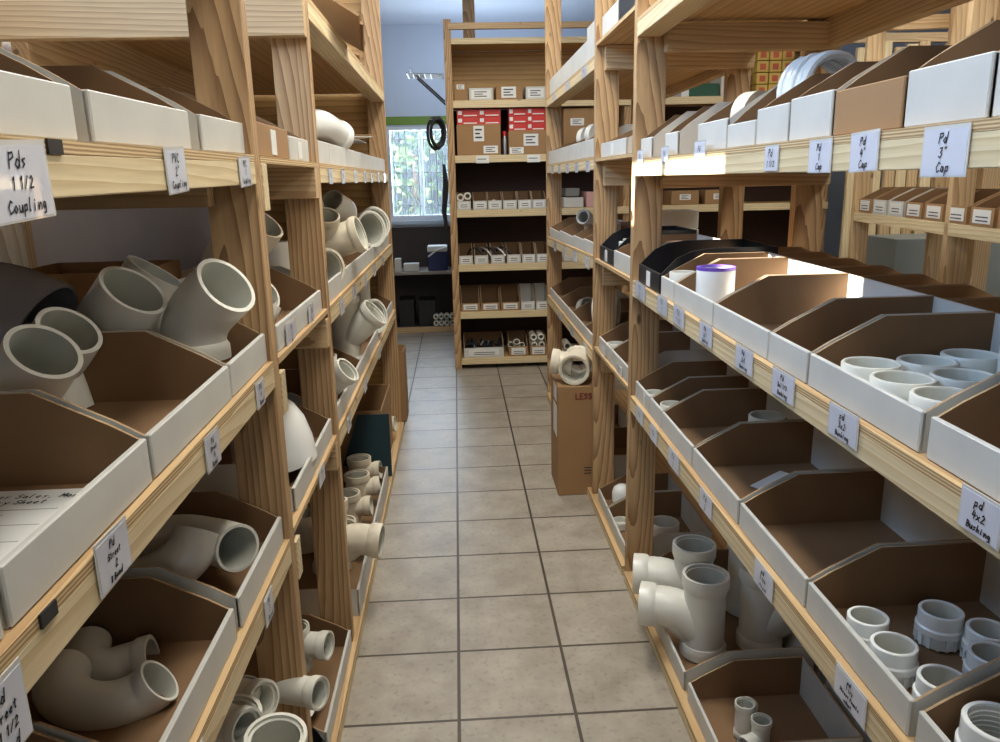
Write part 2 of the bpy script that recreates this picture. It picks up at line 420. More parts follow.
# left, far
rk = empty('shelving_rack', (-.65, 3.2, 0), label='pine shelving rack on the left past the gap, ending in a plywood panel', cat='shelving rack')
post(rk, LX - PW, LX, 2.08); post(rk, LX - PW, LX, 4.25); post(rk, LB - .10, LB - .02, 2.08, mat='palez')
board('end_panel', rk, LB, LX - .012, 4.29, 4.305, 0, 2.35, W['plyx'])
for a_, b_ in ((1.482, 2.08), (2.118, 4.25)):
    far = b_ > 3
    shelf(rk, LX, LB, a_, b_, 1.420, rail=far); shelf(rk, LX, LB, a_, b_, 1.045, rail=far); shelf(rk, LX, LB, a_, b_, .692, rail=far)
    shelf(rk, -.336, LB, a_ if not far else 2.08, b_, .045, rh=.033)
shelf(rk, LX, LB, 2.118, 4.25, 1.822, rh=.042, rearh=.15)
for z in (1.716, 1.332, .945, .60): cross(rk, LX, LB, 2.043, z, z + .086 if z > 1.7 else z + .076)
for z in (1.322, .93, .575): board('cleat', rk, LX - .05, LX + .002, 1.4825, 1.52, z, z + .085, W['railx'])
for (y, z) in ((.73, 1.4058), (.60, 1.028)):
    m = MB(); m.box(-.0012, .0012, -.013, .013, -.0065, .0065, BLK); tag(m.build('black_tape', loc=(LX + .0014, y, z)), 'strip of black tape on the left %s plywood edge' % ('chest-high' if z > 1.2 else 'waist-high'), 'tape')
# right, near
rk = empty('shelving_rack', (.85, 1.1, 0), label='pine shelving rack filling the right foreground', cat='shelving rack')
post(rk, RX, RX + PW, 2.44); post(rk, RB - PW, RB, 2.44); post(rk, RX, RX + PW, -.25); post(rk, RB - PW, RB, -.25)
shelf(rk, RX, RB, -.2, 2.44, 1.820, rh=.04, rearh=.08)
shelf(rk, RX, RB, -.2, 2.44, 1.420)
shelf(rk, RX, RB, -.2, 2.44, 1.026, .0145, .8)
shelf(rk, RX, RB, -.2, 2.44, .652, .012, .84)
shelf(rk, .54, RB, -.2, 2.44, .036, rh=.024)
for z in (1.722, 1.332, .96, .585): cross(rk, RX + .08, RB, 2.402, z, z + .076 if z > 1 else z + .06)
# right, far
rk = empty('shelving_rack', (.85, 3.7, 0), label='pine shelving rack on the right beyond the brown carton', cat='shelving rack')
post(rk, RX, RX + PW, 3.13); post(rk, RX, RX + PW, 4.80, z1=2.6); post(rk, RB - PW, RB, 3.13); post(rk, RB - PW, RB, 4.80)
shelf(rk, RX, RB, 2.478, 3.13, 1.862, rail=False); shelf(rk, RX, RB, 2.478, 3.13, 1.44, rail=False); shelf(rk, RX, RB, 2.478, 3.13, 1.052, rail=False); shelf(rk, RX, RB, 2.478, 3.13, .690, rail=False)
shelf(rk, RX, RB, 3.168, 4.80, 1.822, rh=.038); shelf(rk, RX, RB, 3.168, 4.80, 1.448); shelf(rk, RX, RB, 3.168, 4.80, 1.058, -.022, 3.15); shelf(rk, RX, RB, 3.168, 4.80, .665)
shelf(rk, .54, RB, 2.478, 4.80, .036, rh=.024)
for z, h in ((1.76, .088), (1.335, .092), (.944, .095), (.585, .09)): cross(rk, RX + .03, RB, 3.093, z, z + h)

# end rack facing the aisle
EY = 5.66
rk = empty('shelving_rack', (1.3, EY + .2, 0), label='tall pine shelving rack standing across the far end of the aisle', cat='shelving rack')
ex0, ex1 = -.045, 2.7
board('upright', rk, ex0, ex0 + .05, EY, EY + .42, 0, 2.42, W['postz'])
for x in (1.2, 2.65): board('upright', rk, x, x + .05, EY + .01, EY + .42, 0, 2.40, W['postz'])
EZ = (1.90, 1.535, 1.16, .775, .43, .085)
for z in EZ:
    board('shelf_board', rk, ex0 + .05, ex1, EY + .01, EY + .40, z - .03, z - .001, W['plyx'])
    board('front_rail', rk, ex0 + .05, ex1, EY - .012, EY + .01, z - .05, z, W['railx'])
board('top_rail', rk, ex0 + .03, ex1, EY - .012, EY + .02, 2.355, 2.395, W['palex'])
board('top_shelf_board', rk, ex0 + .05, ex1, EY + .02, EY + .41, 2.275, 2.295, W['plyx']); board('front_rail', rk, ex0 + .05, ex1, EY, EY + .02, 2.262, 2.30, W['railx'])
board('back_panel', rk, ex0 + .05, ex1, EY + .41, EY + .42, 1.87, 2.275, W['plyx'])
board('back_panel', rk, ex0 + .05, ex1, EY + .41, EY + .42, 0, 1.869, plain('dim_brown_back', (58, 36, 26), .7))  # lower back coloured darker to carry the dim light inside the shelves
board('ceiling_post', None, .10, .19, 6.35, 6.44, 0, ZC, W['postz']); tag(bpy.data.objects['ceiling_post'], 'brown timber post rising to the ceiling behind the end rack', 'post')

# ------------------------------------------------------------------ handwriting
G = {  # strokes on a 1 x 1.5 grid
 'P': [[(0, 0), (.1, 1.4)], [(.05, 1.3), (.7, 1.4), (.8, 1.0), (.1, .7)]], 'V': [[(0, 1.4), (.35, 0), (.8, 1.5)]], 'C': [[(.8, 1.2), (.4, 1.4), (0, .7), (.3, 0), (.85, .2)]],
 'd': [[(.7, .6), (.3, .8), (0, .3), (.4, 0), (.7, .4)], [(.8, 1.5), (.7, 0)]], 'x': [[(0, .8), (.7, 0)], [(.7, .8), (0, 0)]], 'B': [[(.1, 0), (.1, 1.4), (.7, 1.2), (.6, .8), (.1, .7), (.8, .5), (.7, .1), (.1, 0)]],
 'u': [[(0, .8), (.1, .1), (.5, 0), (.7, .8), (.8, 0)]], 's': [[(.6, .8), (.1, .7), (.5, .3), (.1, 0)]], 'h': [[(.1, 1.5), (0, 0), (.3, .7), (.6, .6), (.6, 0)]], 'i': [[(.2, .8), (.2, 0)], [(.25, 1.1), (.27, 1.2)]],
 'n': [[(0, .8), (.05, 0), (.4, .8), (.7, .6), (.7, 0)]], 'g': [[(.6, .7), (.2, .8), (0, .4), (.3, .1), (.6, .6), (.6, -.4), (.1, -.5)]], 'o': [[(.4, .8), (0, .4), (.4, 0), (.7, .4), (.4, .8)]],
 'p': [[(.1, .8), (0, -.5)], [(.05, .7), (.6, .8), (.6, .2), (.1, .1)]], 'l': [[(.2, 1.5), (.1, 0), (.3, .1)]], 'a': [[(.6, .7), (.2, .8), (0, .3), (.4, 0), (.6, .7), (.7, 0)]], 'A': [[(0, 0), (.5, 1.4), (.7, 0)], [(.1, .5), (.7, .6)]],
 'S': [[(.8, 1.2), (.3, 1.4), (.1, 1.0), (.7, .5), (.4, 0), (0, .2)]], 't': [[(.3, 1.3), (.3, .1), (.5, 0)], [(0, .9), (.6, .95)]], 'r': [[(.05, .8), (.1, 0), (.1, .5), (.5, .8)]], 'e': [[(0, .4), (.6, .5), (.4, .8), (0, .4), (.3, 0), (.6, .1)]],
 'm': [[(0, .8), (.05, 0), (.3, .8), (.4, 0), (.6, .8), (.75, 0)]], 'F': [[(.1, 0), (.1, 1.4), (.8, 1.4)], [(.1, .8), (.6, .8)]], 'L': [[(.1, 1.4), (.1, 0), (.8, 0)]], 'E': [[(.8, 1.4), (.1, 1.4), (.1, 0), (.8, 0)], [(.1, .7), (.6, .7)]], 'O': [[(.4, 1.4), (0, .7), (.4, 0), (.8, .7), (.4, 1.4)]],
 '1': [[(.2, 1.1), (.45, 1.4), (.4, 0)]], '2': [[(.1, 1.1), (.4, 1.4), (.7, 1.0), (0, 0), (.8, .1)]], '3': [[(.1, 1.3), (.6, 1.4), (.6, 1.0), (.3, .8), (.7, .5), (.5, 0), (0, .2)]], '4': [[(.3, 1.4), (0, .5), (.8, .6)], [(.6, 1.1), (.5, 0)]],
 '5': [[(.8, 1.4), (.2, 1.4), (.1, .8), (.7, .7), (.5, 0), (0, .1)]], '6': [[(.6, 1.4), (.1, .7), (.2, 0), (.7, .3), (.1, .6)]], '8': [[(.6, 1.2), (.2, 1.4), (.1, 1.0), (.7, .4), (.4, 0), (.1, .3), (.7, 1.1)]], '"': [[(.2, 1.5), (.15, 1.2)], [(.5, 1.5), (.45, 1.2)]], '/': [[(0, 0), (.6, 1.4)]],
 'R': [[(.1, 0), (.1, 1.4), (.7, 1.2), (.6, .8), (.1, .7), (.8, 0)]], 'T': [[(.4, 0), (.45, 1.4)], [(0, 1.4), (.9, 1.4)]], 'I': [[(.3, 0), (.3, 1.4)]], 'y': [[(0, .8), (.3, .2)], [(.7, .8), (.1, -.5)]], 'v': [[(0, .8), (.3, 0), (.7, .8)]], 'M': [[(0, 0), (.1, 1.4), (.4, .5), (.8, 1.4), (.8, 0)]], 'w': [[(0, .8), (.2, 0), (.4, .6), (.6, 0), (.8, .8)]], 'W': [[(0, 1.4), (.2, 0), (.4, 1), (.6, 0), (.9, 1.4)]], 'f': [[(.6, 1.4), (.3, 1.3), (.3, 0)], [(0, .8), (.5, .8)]], 'c': [[(.6, .7), (.2, .8), (0, .4), (.3, 0), (.6, .1)]], ',': [[(.2, .1), (.1, -.2)]], 'H': [[(.1, 0), (.1, 1.4)], [(.8, 0), (.8, 1.4)], [(.1, .7), (.8, .7)]],
}
def writing(m, text, h, thick, mat, origin, ux, uy, nrm, slant=.15, maxw=None, rnd=None):
    """stroke lettering: centred on origin, ux/uy the reading axes, nrm the outward normal"""
    s = h / 1.5; adv = 1.08
    w = sum(.6 if ch == ' ' else adv for ch in text) * s
    k = min(1, maxw / w) if maxw else 1
    x = -w * k / 2
    for ch in text:
        if ch == ' ': x += .6 * s * k; continue
        for st in G.get(ch, G['x']):
            pts = [origin + ux * (x + (p[0] + p[1] * slant) * s * k) + uy * (p[1] * s - h / 2) + nrm * .0006 for p in st]
            for a, b_ in zip(pts, pts[1:]):
                d = (b_ - a)
                if d.length < 1e-6: continue
                d = d.normalized(); q = nrm.cross(d) * thick / 2; a2 = a - d * thick * .3; b2 = b_ + d * thick * .3
                m.add([a2 - q, b2 - q, b2 + q, a2 + q], [(0, 1, 2, 3)], mat)
        x += adv * s * k

# ------------------------------------------------------------------ bins
def make_bin(label, xf, y0, y1, z, side, depth=.30, hf=.052, hb=.112, nose=.115, front='w', parts=True, group=None, slope=0, name='storage_bin', rotz=None, tilt=0, cat='storage bin', inside=None, tab=False, tabtext=None):
    """open-front corrugated shelf bin; side +1 opens towards -X (right rack), -1 towards +X (left rack), 0 towards -Y"""
    g = .0015; w = abs(y1 - y0) - 2 * g; mid = (y0 + y1) / 2; t = .004
    if side == 1: loc, rz, rx = (xf, mid, z), 0, math.atan(slope)
    elif side == -1: loc, rz, rx = (xf, mid, z), PI, -math.atan(slope)
    else: loc, rz, rx = (mid, xf, z), PI / 2, 0
    if rotz is not None: rz = rotz
    O = {'w': WHT, 'k': KRD, 'b': BLK}[front]; I = inside or {'w': KR, 'k': KR, 'b': BLK}[front]; E_ = {'w': KRE, 'k': KRE, 'b': BLK}[front]
    LIP = {'w': WHT, 'k': KRD, 'b': BLK}[front]
    poly = [(.001, 0), (depth, 0), (depth, hb), (nose, hb), (nose * .3, hf + (hb - hf) * .32), (.001, hf - .001)]
    if front == 'b': poly = [(.001, 0), (depth, 0), (depth, hb), (nose * 1.2, hb), (nose * .75, hb * .94), (nose * .4, hb * .8), (nose * .12, hb * .55), (.001, hf)]
    def bottom(m): m.box(t, depth - t, -w / 2 + t, w / 2 - t, .0, .003, I)
    def sideL(m): m.prism(poly, t, (O, I, E_), off=-w / 2)
    def sideR(m): m.prism(poly, t, (I, O, E_), off=w / 2 - t)
    def frontp(m):
        m.box(-.0025, .0055, -w / 2, w / 2, 0.0005, hf + .002, LIP)
    def backp(m):
        vs = [(x, y, zz) for x in (depth - t, depth) for y in (-w / 2 + t, w / 2 - t) for zz in (0, hb - .001)]
        fs = [(0, 1, 3, 2), (4, 6, 7, 5), (0, 4, 5, 1), (2, 3, 7, 6), (0, 2, 6, 4), (1, 5, 7, 3)]
        m.add(vs, fs, [I if side == 0 else LIP, O, E_, E_, O, E_])
    if parts:
        r = empty(name, loc, (rx, tilt, rz), label, cat, group)
        for nm, fn in (('bottom_panel', bottom), ('side_panel', sideL), ('side_panel', sideR), ('back_panel', backp), ('front_panel', frontp)):
            m = MB(); fn(m); fp = m.build(nm, r, bevel=.0016 if nm == 'front_panel' else 0)
        if tab:
            m = MB(); m.box(-.0038, -.0026, -.022, .022, .006, hf - .006, PAPER); lb = m.build('label_sticker', fp)
    else:
        m = MB()
        for fn in (bottom, sideL, sideR, backp, frontp): fn(m)
        if tab:
            m.box(-.0042, -.0026, -w * .38, w * .38, .012, hf - .006, PAPER)
            for q in range(2): m.box(-.0048, -.004, -w * .28, w * .25, .02 + q * .014, .0245 + q * .014, INK)
        r = m.build(name, rot=(rx, tilt, rz), loc=loc); tag(r, label, cat, group)
    return r

zRA = 1.421
zRB = lambda y: 1.0265 + .0145 * (y - .8)
zRC = lambda y: .6525 + .012 * (y - .84)
zRD = .0365
zLA = lambda y: 1.4125 + .012 * (y - .7)
zLB = lambda y: 1.0345 + .018 * (y - .6)
zLC = .6885
zLD = .0455
GRB = 'corrugated bins on the second shelf of the right rack'
# --- right B
RBb = [(2.145, 2.40, 'b', 'black plastic bin beside the second upright on the right rack'),
       (2.01, 2.14, 'w', 'narrow white corrugated bin next to the black plastic bin'),
       (1.69, 2.005, 'w', 'white corrugated bin holding the purple-stained fitting'),
       (1.372, 1.685, 'w', 'wide white bin with sunlit rear wall on the right waist-high shelf'),
       (1.207, 1.369, 'w', 'narrow empty white bin left of the bin of wide bushings'),
       (.887, 1.202, 'w', 'white corrugated bin full of wide white bushings'),
       (.565, .872, 'w', 'white corrugated bin at right frame edge above the bushing card'),
       (.25, .56, 'w', 'nearest white bin on the right waist-high shelf')]
for i, (a, b_, f, lb) in enumerate(RBb):
    if f == 'b': make_bin(lb, .562, a, b_, zRB((a + b_) / 2), 1, front='b', slope=.0145, hf=.055, hb=.125, depth=.33, cat='plastic bin', name='plastic_bin', tab=True)
    elif i < 7: make_bin(lb, .565, a, b_, zRB((a + b_) / 2), 1, slope=.0145)
# back-to-back bins of the same shelf (seen as brown tops)
bk = [(.90, 1.2), (1.21, 1.36), (1.37, 1.52), (1.53, 1.68), (1.69, 1.84), (1.85, 2.0), (2.01, 2.16), (2.17, 2.32)]
ordn = ['first', 'second', 'third', 'fourth', 'fifth', 'sixth', 'seventh', 'eighth', 'ninth', 'tenth']
for i, (a, b_) in enumerate(bk):
    make_bin('brown-topped bin in the rear row of the right waist-high shelf, %s from the camera' % ordn[i], 1.146, a, b_, zRB((a + b_) / 2), -1, depth=.27, slope=.0145, hb=.105, front='k', inside=KRD, parts=(i < 6), group='rear row bins on the right waist-high shelf')
# --- right C
RCb = [(2.235, 2.425, 'narrow white bin touching the upright on the right knee-high shelf'), (2.095, 2.23, 'narrow white bin holding one small bushing on the right knee-high shelf'),
       (1.80, 2.09, 'white bin with a single stamped bushing on the right knee-high shelf'), (1.475, 1.793, 'white bin holding a loose paper slip'),
       (1.152, 1.465, 'empty white bin between the paper-slip bin and the adapter bin'), (.842, 1.147, 'white bin with six loose white adapters'), (.52, .828, 'white bin at lower right corner holding one threaded fitting')]
for a, b_, lb in RCb: make_bin(lb, .565, a, b_, zRC((a + b_) / 2), 1, slope=.012)
# second row on knee-high shelf: white backs seen past the bins
for i, (a, b_) in enumerate([(1.9, 2.2), (1.5, 1.85), (1.1, 1.45)]):
    make_bin('white bin in the rear row of the right knee-high shelf, %s from the upright' % ordn[i], 1.148, a, b_, zRC((a + b_) / 2), -1, depth=.27, slope=.012, hb=.15, parts=False, group='rear row bins on the right knee-high shelf')
# --- right D
make_bin('white floor-level bin crammed with large sanitary tees', .562, 1.785, 2.36, zRD, 1, hf=.055, hb=.11, depth=.35)
make_bin('white floor-level bin holding two small tees', .562, 1.44, 1.748, zRD, 1)
for i, (a, b_) in enumerate([(1.5, 1.75), (1.78, 2.05), (2.08, 2.35)]):
    make_bin('white-backed floor bin in the rear row at right, %s past the small tees' % ordn[i], 1.148, a, b_, zRD, -1, depth=.22, hb=.2, parts=False, group='rear floor bins on the right')
# --- right A (cap bins)
RAb = [(2.30, 2.43, 'w', 'white cap bin touching the second upright above the sunlit rail', .055), (2.03, 2.15, 'w', 'narrow white bin above the sunlit rail with a tall brown side', .055), (1.66, 1.86, 'w', 'white bin holding a cream reel of tape', .06),
       (1.50, 1.655, 'w', 'white cap bin with a cut-down front', .045), (1.352, 1.495, 'w', 'white cap bin over the one and a half inch card', .062), (1.195, 1.346, 'w', 'white cap bin with a coil of white hose behind', .066),
       (1.003, 1.188, 'k', 'brown cardboard-fronted cap bin', .062), (.838, .998, 'w', 'white cap bin above the three inch cap card', .066), (.66, .832, 'w', 'white cap bin cut by the right frame edge', .066)]
for a, b_, f, lb, hf in RAb: make_bin(lb, .568, a, b_, zRA, 1, hf=hf, hb=.125, front=f, nose=.1)
# --- right gap
make_bin('black plastic bin between the two right uprights', .562, 2.80, 3.07, 1.0525, 1, front='b', hf=.055, hb=.125, cat='plastic bin', name='plastic_bin', tab=True)
make_bin('narrow white bin between the black bin and the near right upright', .562, 2.50, 2.79, 1.0525, 1, hf=.06)
make_bin('small white bin in the right gap on the knee-high shelf, holding a cup', .562, 2.83, 3.07, .691, 1)
make_bin('white bin in the right gap on the knee-high shelf, next to the near upright', .562, 2.50, 2.82, .691, 1)
make_bin('white floor bin in the right gap with a round fitting', .562, 2.87, 3.06, zRD, 1)
make_bin('white floor bin in the right gap with a paper label', .562, 2.49, 2.86, zRD, 1)
make_bin('white box bin on the chest-high shelf in the right gap', .562, 2.62, 3.06, 1.4405, 1, hf=.05, hb=.1, tab=True)
make_bin('tall white bin on the top shelf in the right gap', .562, 2.78, 3.06, 1.8625, 1, hf=.075, hb=.2, tab=True)
make_bin('black bin on the top shelf beside the near right upright', .562, 2.52, 2.76, 1.8625, 1, hf=.075, hb=.2, front='b', cat='plastic bin', name='plastic_bin')
# --- right far
def row(side, xf, edges, z, lab, grp, hf=.05, hb=.11, front='w', depth=.30, parts=True, slope=0, tab=False, skip=()):
    for i, (a, b_) in enumerate(zip(edges, edges[1:])):
        if i in skip: continue
        zz = z((a + b_) / 2) if callable(z) else z
        make_bin(lab % ordn[i], xf, a, b_, zz, side, hf=hf, hb=hb, front=front if isinstance(front, str) and len(front) == 1 else front[i], depth=depth, parts=parts, group=grp, slope=slope, tab=tab)
row(1, .562, [3.175, 3.47, 3.78, 4.28, 4.75], lambda y: 1.0585 - .022 * (y - 3.15), 'white bin on the far right waist-high shelf, %s past the upright', 'far right waist-high bins')
row(1, .562, [3.175, 3.45, 3.85, 4.3, 4.75], .6655, 'white bin on the far right knee-high shelf, %s past the upright', 'far right knee-high bins')
row(1, .562, [3.175, 3.55, 3.95, 4.4, 4.78], 1.4485, 'white bin on the far right chest-high shelf, %s past the upright', 'far right chest-high bins', hf=.07, hb=.12)
row(1, .562, [3.18, 3.5, 3.85, 4.25, 4.7], 1.8225, 'white box on the far right top shelf, %s past the upright', 'far right top shelf boxes', hf=.09, hb=.14)
row(1, .562, [3.3, 3.7, 4.1, 4.5], zRD, 'white floor bin on the far right, %s past the carton', 'far right floor bins')
# --- left B
LBb = [(1.203, 1.437, 'white bin against the near left upright holding tilted elbows'), (.873, 1.197, 'white bin on the left waist-high shelf with grey-shaded elbows'),
       (.568, .866, 'white bin holding the printed inventory sheet'), (.25, .56, 'white bin at the left frame edge before the inventory sheet')]
for a, b_, lb in LBb: make_bin(lb, -.362, a, b_, zLB((a + b_) / 2), -1, slope=.018)
LCb = [(1.122, 1.43, 'white bin with two long-sweep elbows under the left waist-high shelf'), (.765, 1.095, 'white bin with two U-shaped bends at lower left'), (.43, .758, 'white bin at the bottom left corner of the frame')]
for a, b_, lb in LCb: make_bin(lb, -.362, a, b_, zLC, -1)
LAb = [(1.203, 1.437, 'white bin above the coupling card, touching the near left upright'), (.846, 1.15, 'middle white bin on the left chest-high shelf'), (.50, .812, 'white bin at left frame edge on the chest-high shelf')]
for a, b_, lb in LAb: make_bin(lb, -.366, a, b_, zLA((a + b_) / 2), -1, hf=.05, slope=.012)
# left rear row
# left gap
make_bin('white bin between the two left uprights on the waist-high shelf', -.362, 1.53, 2.05, 1.0455, -1)
make_bin('white bin between the two left uprights holding the white dome', -.362, 1.56, 2.06, .6925, -1)
make_bin('brown bin between the two left uprights on the chest-high shelf', -.362, 1.50, 1.79, 1.4205, -1, front='k', hf=.06, tab=True)
make_bin('white bin between the two left uprights on the chest-high shelf', -.362, 1.80, 2.03, 1.4205, -1, hf=.05, tab=True)
make_bin('white floor bin in the left gap with papers and tees', -.352, 1.62, 2.06, zLD, -1)
make_bin('black plastic bin on the floor shelf beside the near left upright', -.352, 1.484, 1.60, zLD, -1, front='b', hf=.05, hb=.14, cat='plastic bin', name='plastic_bin')
make_bin('white floor bin at the lower left holding pale fittings', -.36, .82, 1.15, zLD, -1)
# left far
row(-1, -.362, [2.13, 2.36, 2.72, 3.1, 3.6, 4.2], 1.4205, 'white bin on the far left chest-high shelf, %s past the upright', 'far left chest-high bins', hf=.058, hb=.1)
row(-1, -.362, [2.13, 2.62, 3.1, 3.65, 4.2], 1.0455, 'white bin on the far left waist-high shelf, %s past the upright', 'far left waist-high bins', hf=.055)
row(-1, -.362, [2.13, 2.42, 2.78, 3.35, 3.8, 4.2], .6925, 'white bin on the far left knee-high shelf, %s past the upright', 'far left knee-high bins')
row(-1, -.345, [2.22, 2.68, 3.3], zLD, 'white floor bin on the far left, %s from the leaning tee', 'far left floor bins', hf=.09, hb=.1)

# ------------------------------------------------------------------ price cards
def card(side, y, z, w, h, lines, label, x=None, tilt=0, loud=True):
    z += h * .04; h *= .88
    s = 1 if side == 1 else -1        # right rack faces -X
    nrm = Vector((-s, 0, 0)); ux = Vector((0, -s, 0)); uy = Vector((0, 0, 1))
    X = (x if x is not None else (RX if s == 1 else LX)) - s * .0015
    m = MB()
    o = Vector((0, 0, 0))
    def quad(m, cw, ch, d, t, mat, oy=0):
        a = nrm * d; vs = [ux * (sx * cw / 2) + uy * (sz * ch / 2 + oy) + a + nrm * q for q in (0, t) for sx, sz in ((-1, -1), (1, -1), (1, 1), (-1, 1))]
        m.add(vs, [(0, 3, 2, 1), (4, 5, 6, 7), (0, 1, 5, 4), (1, 2, 6, 5), (2, 3, 7, 6), (3, 0, 4, 7)], mat)
    quad(m, w, h, 0, .0012, SLEEVE)
    r = m.build('price_card', loc=(X, y, z)); r.rotation_euler = (tilt, 0, 0)
    tag(r, label, 'price card', 'hand-written price cards on the shelf rails')
    m = MB(); quad(m, w * .93, h * .90, .0012, .0004, CARD, -h * .02); m.build('paper_insert', r)
    if lines:
        m = MB(); n = len(lines); lh = h * .62 / max(n, 2)
        for i, tx in enumerate(lines):
            yy = h * .36 - (i + .35) * h * .84 / n
            writing(m, tx, lh * (1.0 if len(tx) < 5 else .8), .0016 if w > .04 else .0012, INK, nrm * .0016 + uy * yy + ux * (((i * 37) % 5 - 2) * .001), ux, uy, nrm, maxw=w * .78)
        m.build('handwriting', r)
    return r
def cy(px, py, X): return aX(px, py, X).y
zr = 1.387; dz = .004
# left chest-high
card(-1, .665, 1.374, .092, .072, ['Pds', '1 1/2', 'Coupling'], 'laminated coupling card at the far left frame edge', tilt=.05)
card(-1, 1.03, 1.387, .073, .064, ['PVC', '2"', 'Coupling'], 'laminated two inch coupling card on left chest-high rail', tilt=.06)
card(-1, 1.36, 1.389, .07, .056, ['PVC', '1', 'Coupling'], 'small coupling card beside the near left upright', tilt=.05)
# left waist-high
card(-1, .722, 1.016, .072, .062, ['Pd', 'Street', '2', '8 Bend'], 'street eighth-bend card under the inventory sheet bin')
card(-1, 1.045, 1.012, .062, .058, ['Pd', 'Street', '4', 'Bend'], 'bend card in the middle of the left waist-high rail')
card(-1, 1.32, 1.018, .055, .054, ['Pd', '4', 'Bend'], 'bend card close to the near left upright on the waist-high rail')
card(-1, .520, .985, .062, .075, ['Pd', 'Street', '1 1/2', 'Bend'], 'large card reading street bend at the lower left frame edge')
card(-1, 1.24, .655, .055, .06, ['Pd', '3', 'Bend'], 'small bend card on the left knee-high rail')
card(-1, .85, .655, .06, .06, ['Pd', '2', 'Bend'], 'card on the left knee-high rail under the U-bends')
card(-1, 1.64, 1.062, .10, .06, ['Pd', '3', '45'], 'card on the waist-high bin between the left uprights', x=-.358)
card(-1, 1.88, 1.062, .07, .056, ['Pd', '3x2'], 'second card on the waist-high bin between the left uprights', x=-.358)
card(-1, 1.80, .68, .08, .05, ['Pd', '3'], 'card below the white dome in the left gap', x=-.349)
for i, (y, zz) in enumerate([(2.28, 1.386), (2.53, 1.386), (2.85, 1.386), (3.15, 1.386), (3.4, 1.386), (3.7, 1.386), (4.0, 1.386)]):
    card(-1, y, zz, .07, .05, ['Pd'], 'small card on the far left chest-high rail, %s past the upright' % ordn[i])
for i, (y, zz) in enumerate([(2.32, 1.01), (2.62, 1.01), (2.95, 1.01), (3.3, 1.01), (3.7, 1.01)]):
    card(-1, y, zz, .08, .055, ['Pd'], 'small card on the far left waist-high rail, %s past the upright' % ordn[i])
for i, (y, zz) in enumerate([(2.3, .655), (2.75, .655), (3.3, .655)]):
    card(-1, y, zz, .08, .055, ['Pd'], 'small card on the far left knee-high rail, %s past the upright' % ordn[i])
# right chest-high
card(1, 1.37, 1.393, .060, .050, ['Pd', '1 1/2'], 'blank-bottomed card third left of the three inch cap card')
card(1, 1.185, 1.391, .075, .056, ['Pd', '1', 'Cap'], 'cap card second left of the three inch cap card')
card(1, 1.055, 1.393, .074, .060, ['Pd', '4"', 'Cap'], 'four inch cap card under the brown-fronted bin', tilt=-.03)
card(1, .877, 1.387, .085, .064, ['Pd', '3"', 'Cap'], 'three inch cap card on the right chest-high rail')
for i, (y, w_) in enumerate([(1.78, .08), (2.08, .07), (2.36, .07)]):
    card(1, y, 1.422, w_, .045, ['Pd'], 'bluish card hanging over the sunlit rail, %s from the camera' % ordn[i])
# right waist-high
for (x0, x1, py, w_, ln, lb) in ((636, 646, 292, 0, ['Pd', '2'], 'curled card nearest the second upright on the right waist-high rail'), (658, 668, 307, 0, ['Pd', '1'], 'card under the narrow white bin on the right waist-high rail'),
      (674, 685, 322, 0, ['Pd', '1 1/2'], 'card under the purple-stained fitting'), (700, 713, 340, 0, ['Pd', '2x1', 'Bushing'], 'small bushing card below the bin with the sunlit rear wall'),
      (736, 754, 364, 0, ['Pd', '2x1', 'Bushing'], 'bushing card hanging left of the three by one and a half card'), (772, 795, 401, 0, ['Pd', '3x1 1/2', 'Bushing'], 'three by one and a half bushing card'),
      (829, 860, 430, 0, ['pd', '3x2', 'Bushing'], 'three by two bushing card'), (960, 1005, 520, 0, ['pd', '4x2', 'Bushing'], 'four by two bushing card at the right frame edge')):
    ya, yb = aX(x0, py, RX).y, aX(x1, py, RX).y
    card(1, (ya + yb) / 2, 1.008 + .0145 * ((ya + yb) / 2 - .8), abs(ya - yb), .056, ln, lb, tilt=.04 if x0 < 700 else 0)
for (x0, x1, py, ln, lb) in ((637, 644, 412, ['Pd'], 'first card past the near right upright on the knee-high rail'), (651, 658, 432, ['Pd'], 'second card on the right knee-high rail, under the small bushings'), (669, 680, 460, ['Pd', '1'], 'bluish card on the right knee-high rail'),
      (700, 713, 508, ['Pd', '2'], 'square card on the right knee-high rail above the large tees'), (755, 775, 577, ['pd', '1 1/4', 'street'], 'card on the right knee-high rail below the empty bin'), (835, 870, 690, ['pd', '1 1/2', 'Street Female', 'adapt'], 'street female adapter card at lower right')):
    ya, yb = aX(x0, py, RX).y, aX(x1, py, RX).y
    card(1, (ya + yb) / 2, .628 + .012 * ((ya + yb) / 2 - .84), abs(ya - yb), .058, ln, lb)
for i, y in enumerate((3.3, 3.6, 3.9, 4.2, 4.5)): card(1, y, 1.41, .09, .05, ['Pd'], 'pale card on the far right chest-high rail, %s past the upright' % ordn[i])
for i, y in enumerate((3.3, 3.65, 4.0, 4.4)): card(1, y, 1.02 - .022 * (y - 3.15), .11, .06, ['Pd'], 'pale card on the far right waist-high rail, %s past the upright' % ordn[i])
for i, y in enumerate((3.35, 3.75, 4.2)): card(1, y, .635, .1, .055, ['Pd'], 'pale card on the far right knee-high rail, %s past the upright' % ordn[i])
for i, y in enumerate((3.4, 3.9, 4.4)): card(1, y, 1.79, .12, .05, ['Pd'], 'pale card on the far right top rail, %s past the upright' % ordn[i])
card(1, 2.65, .70, .09, .05, ['Pd'], 'card on the knee-high bin in the right gap', x=.558); card(1, 2.95, .70, .08, .05, ['Pd'], 'card on the small cup bin in the right gap', x=.558)

